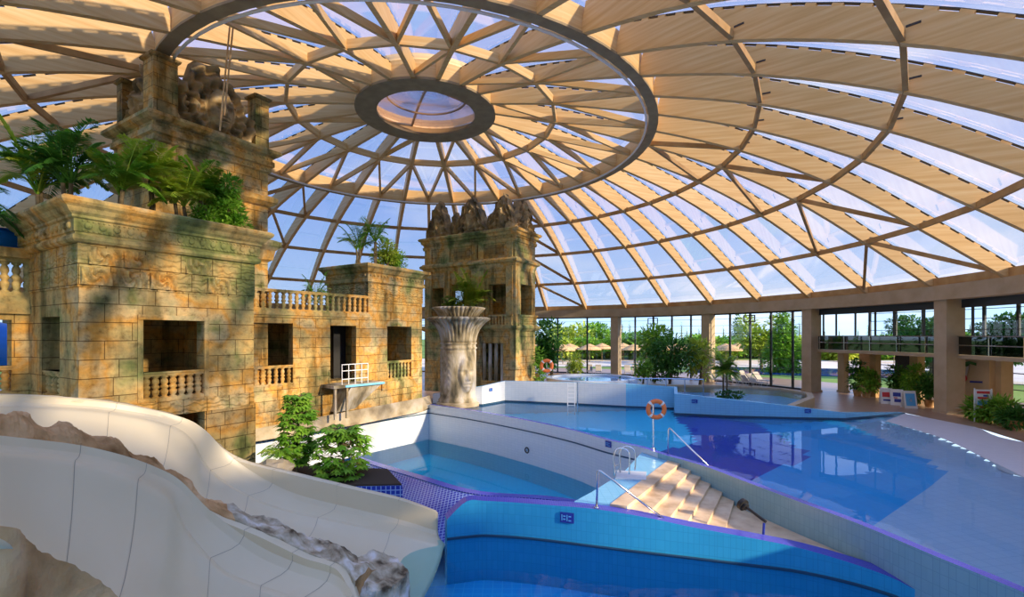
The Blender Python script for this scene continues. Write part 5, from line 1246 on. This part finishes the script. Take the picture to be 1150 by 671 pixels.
def lounger(lab, p, rz, group=None, w_=.62):
    t = thing('sun_lounger', lab, 'lounger', p, rz, group)
    bm = B(); box(bm, -w_ / 2, w_ / 2, -.7, .5, .30, .34); link('seat', bm, M['canvas'], t)
    bm = B(); bar(bm, (0, .5, .32), (0, 1.05, .95), w_, .04); link('backrest', bm, M['canvas'], t)
    bm = B()
    for sg in (-1, 1): tube(bm, [(sg * w_ / 2, -.72, .3), (sg * w_ / 2, .5, .3), (sg * w_ / 2, 1.08, .96)], .02, 6)
    link('side_frame', bm, M['white'], t)
    for sx_, sy_ in ((-1, -.6), (1, -.6), (-1, .45), (1, .45)):
        bm = B(); tube(bm, [(sx_ * w_ / 2, sy_, 0), (sx_ * w_ / 2, sy_, .3)], .02, 6); link('leg', bm, M['white'], t)
    return t
for i, (x, y, lab) in enumerate(((1067, 465, 'sling lounger closest to the broad column, leftmost of three by the painted wall'), (1074, 466, 'middle of three sling loungers in front of the painted wall'), (1083, 467.5, 'sling lounger nearest the notice stand, right end of the row of three'))):
    lounger(lab, G(x, y - 3) , R(-50))
lo_ = lounger('pale sling lounger standing on the deck in front of the far windows', G(826, 433, .0) + Vector((0, 1, 0)), R(20), 'loungers in front of the far windows')
for x, y in ((640, 420), (650, 420), (662, 420), (672, 420.5), (705, 421), (714, 421)):
    c = dup(lo_); c.location = G(x, y); c.rotation_euler = (0, 0, R(-10))
for x, y in ((838, 433), (846, 434), (855, 434.5), (845, 430), (833, 430), (862, 432)):
    c = dup(lo_); c.location = G(x, y) + Vector((0, .5, 0)); c.rotation_euler = (0, 0, R(20))
for x, y, lab in ((808, 431, 'blue sling chair beside the middle window column'),):
    lounger(lab, G(x, y), R(40))
# jacuzzi basin behind the far wall
t = thing('whirlpool', 'raised round whirlpool of pale blue water behind the white far wall', 'pool', (D(664, 35.5), 35.5, 0))
bm = B(); annulus(bm, 2.9, 3.3, 0, 1.15, 48); link('basin', bm, M['whitetile'], t)
bm = B(); lathe(bm, [(2.9, .9), (2.9, 1.02)], 48); link('water', bm, mat('whirlpool blue', (.15, .38, .70), .08), t)
bm = B(); lathe(bm, [(2.9, 0), (2.9, .5)], 48); link('base', bm, M['bluetile'], t)
# benches and rail by the far windows
for x, lab in ((590, 'low dark bench row left of the far lifebuoy'), (632, 'low dark bench row right of the far lifebuoy')):
    t = thing('bench', lab, 'bench', A(x, 424, 39.5))
    t.location.z = 0; 
    for k in range(2):
        bm = B(); box(bm, -1.2, 1.2, -.25 + k * .2, -.1 + k * .2, .42, .46); link('slat', bm, M['wood_dark'], t)
    bm = B(); box(bm, -1.2, 1.2, .12, .16, .5, 1.1); link('backrest', bm, M['wood_dark'], t)
    for sx_ in (-1.1, 1.1):
        bm = B(); box(bm, sx_ - .04, sx_ + .04, -.2, .15, 0, .42); link('leg', bm, M['bolt'], t)
t = thing('guard_rail', 'thin steel guard rail along the back of the raised blue pool', 'railing', G(757, 433, .45))
pr = [A(x, y, 33.0) for x, y in ((706, 425.5), (745, 425.5), (790, 426.5))]
bm = B(); tube(bm, [p - t.location for p in pr], .035, 6); link('rail', bm, M['steel'], t)
for x in (706, 727, 748, 769, 790):
    bm = B(); p = A(x, 425.8, 33.0); tube(bm, [p - t.location, Vector((p.x, p.y, 0)) - t.location], .03, 6); link('post', bm, M['steel'], t)
# ================================================================== OUTSIDE
bm = B(); outer = [ringpt(i * 6, 420) for i in range(60)]; flat(bm, outer, -.12, [[ringpt(i * 6, 36.9) for i in range(60)]]); struct('floor_outside', bm, M['grass'])
bm = B(); flat(bm, [Vector((-20, 50, 0)), Vector((-5, 66, 0)), Vector((30, 66, 0)), Vector((52, 30, 0)), Vector((90, 30, 0)), Vector((80, 80, 0)), Vector((-20, 88, 0))], -.08); struct('floor_paving', bm, M['sand'])
bm = B(); flat(bm, [Vector((20, 56, 0)), Vector((44, 47, 0)), Vector((52, 58, 0)), Vector((26, 66, 0))], -.04); tag(link('outdoor_pool_water', bm, water('outdoor water', (.1, .5, .8))), 'blue outdoor pool beyond the far windows', 'pool water')
bm = B(); flat(bm, [Vector((20, 56, 0)), Vector((44, 47, 0)), Vector((52, 58, 0)), Vector((26, 66, 0))], -.06); struct('floor_outdoor_pool', bm, M['skyfloor'])
rng = random.Random(3)
def outtree(lab, x, Y, h, r, m, seed, group=None, n=3200, cone=False):
    t = thing('tree', lab, 'tree', (D(x, Y), Y, -.12), 0, group); rg = random.Random(seed)
    if cone: bl_ = [(0, 0, h * (.12 + .8 * i / 9), r * (1 - .09 * i), .8) for i in range(10)]
    else: bl_ = [(rg.uniform(-1, 1) * r * .6, rg.uniform(-1, 1) * r * .6, h * rg.uniform(.35, .8), r * rg.uniform(.45, .75), .9) for _ in range(9)]
    link('foliage', foliage_bm(rg, bl_, n, r * .2, r * .1), M[m], t)
    bm = B(); tube(bm, [(0, 0, 0), (0, 0, h * .7)], [h * .03, h * .012], 8); link('trunk', bm, M['bark'], t)
    return t
outtree('tall pointed tree standing just beyond the window left of the gallery', 880, 56, 8.2, 2.4, 'leaf', 61, cone=True, n=5000)
outtree('round green tree left of the tall pointed tree outside', 855, 62, 7.0, 2.8, 'leaf_lime', 62)
outtree('dark conifer rising behind the lawn outside', 828, 95, 9.5, 2.0, 'leaf_dark', 63, cone=True)
g0 = outtree('leafy green tree in the hedge line beyond the outdoor lawn', 640, 92, 5.2, 4.6, 'leaf_lime', 64, 'hedge trees beyond the outdoor pool')
g1 = outtree('leafy green tree in the hedge line beyond the outdoor lawn', 670, 96, 5.4, 4.6, 'leaf', 65, 'hedge trees beyond the outdoor pool')
for x in range(560, 1260, 17):
    c = dup(g0 if rng.random() < .5 else g1); Y = rng.uniform(84, 104); c.location = (D(x + rng.uniform(-6, 6), Y), Y, -.12); s = rng.uniform(.75, 1.05); c.scale = (s, s, s * rng.uniform(.55, .72)); c.rotation_euler = (0, 0, rng.random() * 6)
p0 = outtree('slim poplar on the distant skyline', 655, 190, 20, 2.6, 'leaf', 66, 'distant poplars behind the hedge', 700, True); p0.scale = (.5, .5, .5)
for x in list(range(540, 790, 9)) + list(range(800, 1250, 16)):
    c = dup(p0); Y = rng.uniform(180, 230); c.location = (D(x + rng.uniform(-4, 4), Y), Y, -.12); s = rng.uniform(.35, .62); c.scale = (s, s, s)
for x, Y, h in ((300, 60, 7), (-80, 50, 8), (120, 55, 7), (1025, 50, 6.8), (1046, 47, 6.6), (1128, 44, 7), (1160, 42, 7)):
    lab = {300: 'tree outside behind the temple buildings', -80: 'tree outside beyond the left edge', 120: 'tree outside behind the left pavilion', 1025: 'large dark tree outside above the smoked parapet', 1046: 'dark tree outside just left of the broad column', 1128: 'dark tree outside right of the broad column', 1160: 'tree outside at the right edge above the gallery'}[x]
    outtree(lab, x, Y, h, 3 if x < 900 else 2.0, 'leaf_dark' if x > 900 else 'leaf', 70 + x, n=4000)
um = thing('straw_parasol', 'straw parasol on the sunlit paving outside', 'parasol', (D(640, 78), 78, -.1), 0, 'straw parasols around the outdoor pool')
bm = B(); lathe(bm, [(1.9, 2.0), (1.9, 2.06), (1.2, 2.5), (.1, 2.95)], 16); link('canopy', bm, M['straw'], um)
bm = B(); tube(bm, [(0, 0, 0), (0, 0, 2.7)], .06, 8); link('pole', bm, M['bark'], um)
for x, Y in ((598, 62), (620, 66), (662, 62), (676, 67), (712, 60), (726, 66), (742, 61), (757, 66), (815, 64), (828, 68), (843, 66), (948, 62), (966, 64), (1004, 60), (607, 70), (632, 58), (652, 70), (700, 68), (719, 72), (734, 58), (765, 60), (820, 58), (836, 74), (852, 60)):
    c = dup(um); Y += 14; c.location = (D(x, Y), Y, -.1)
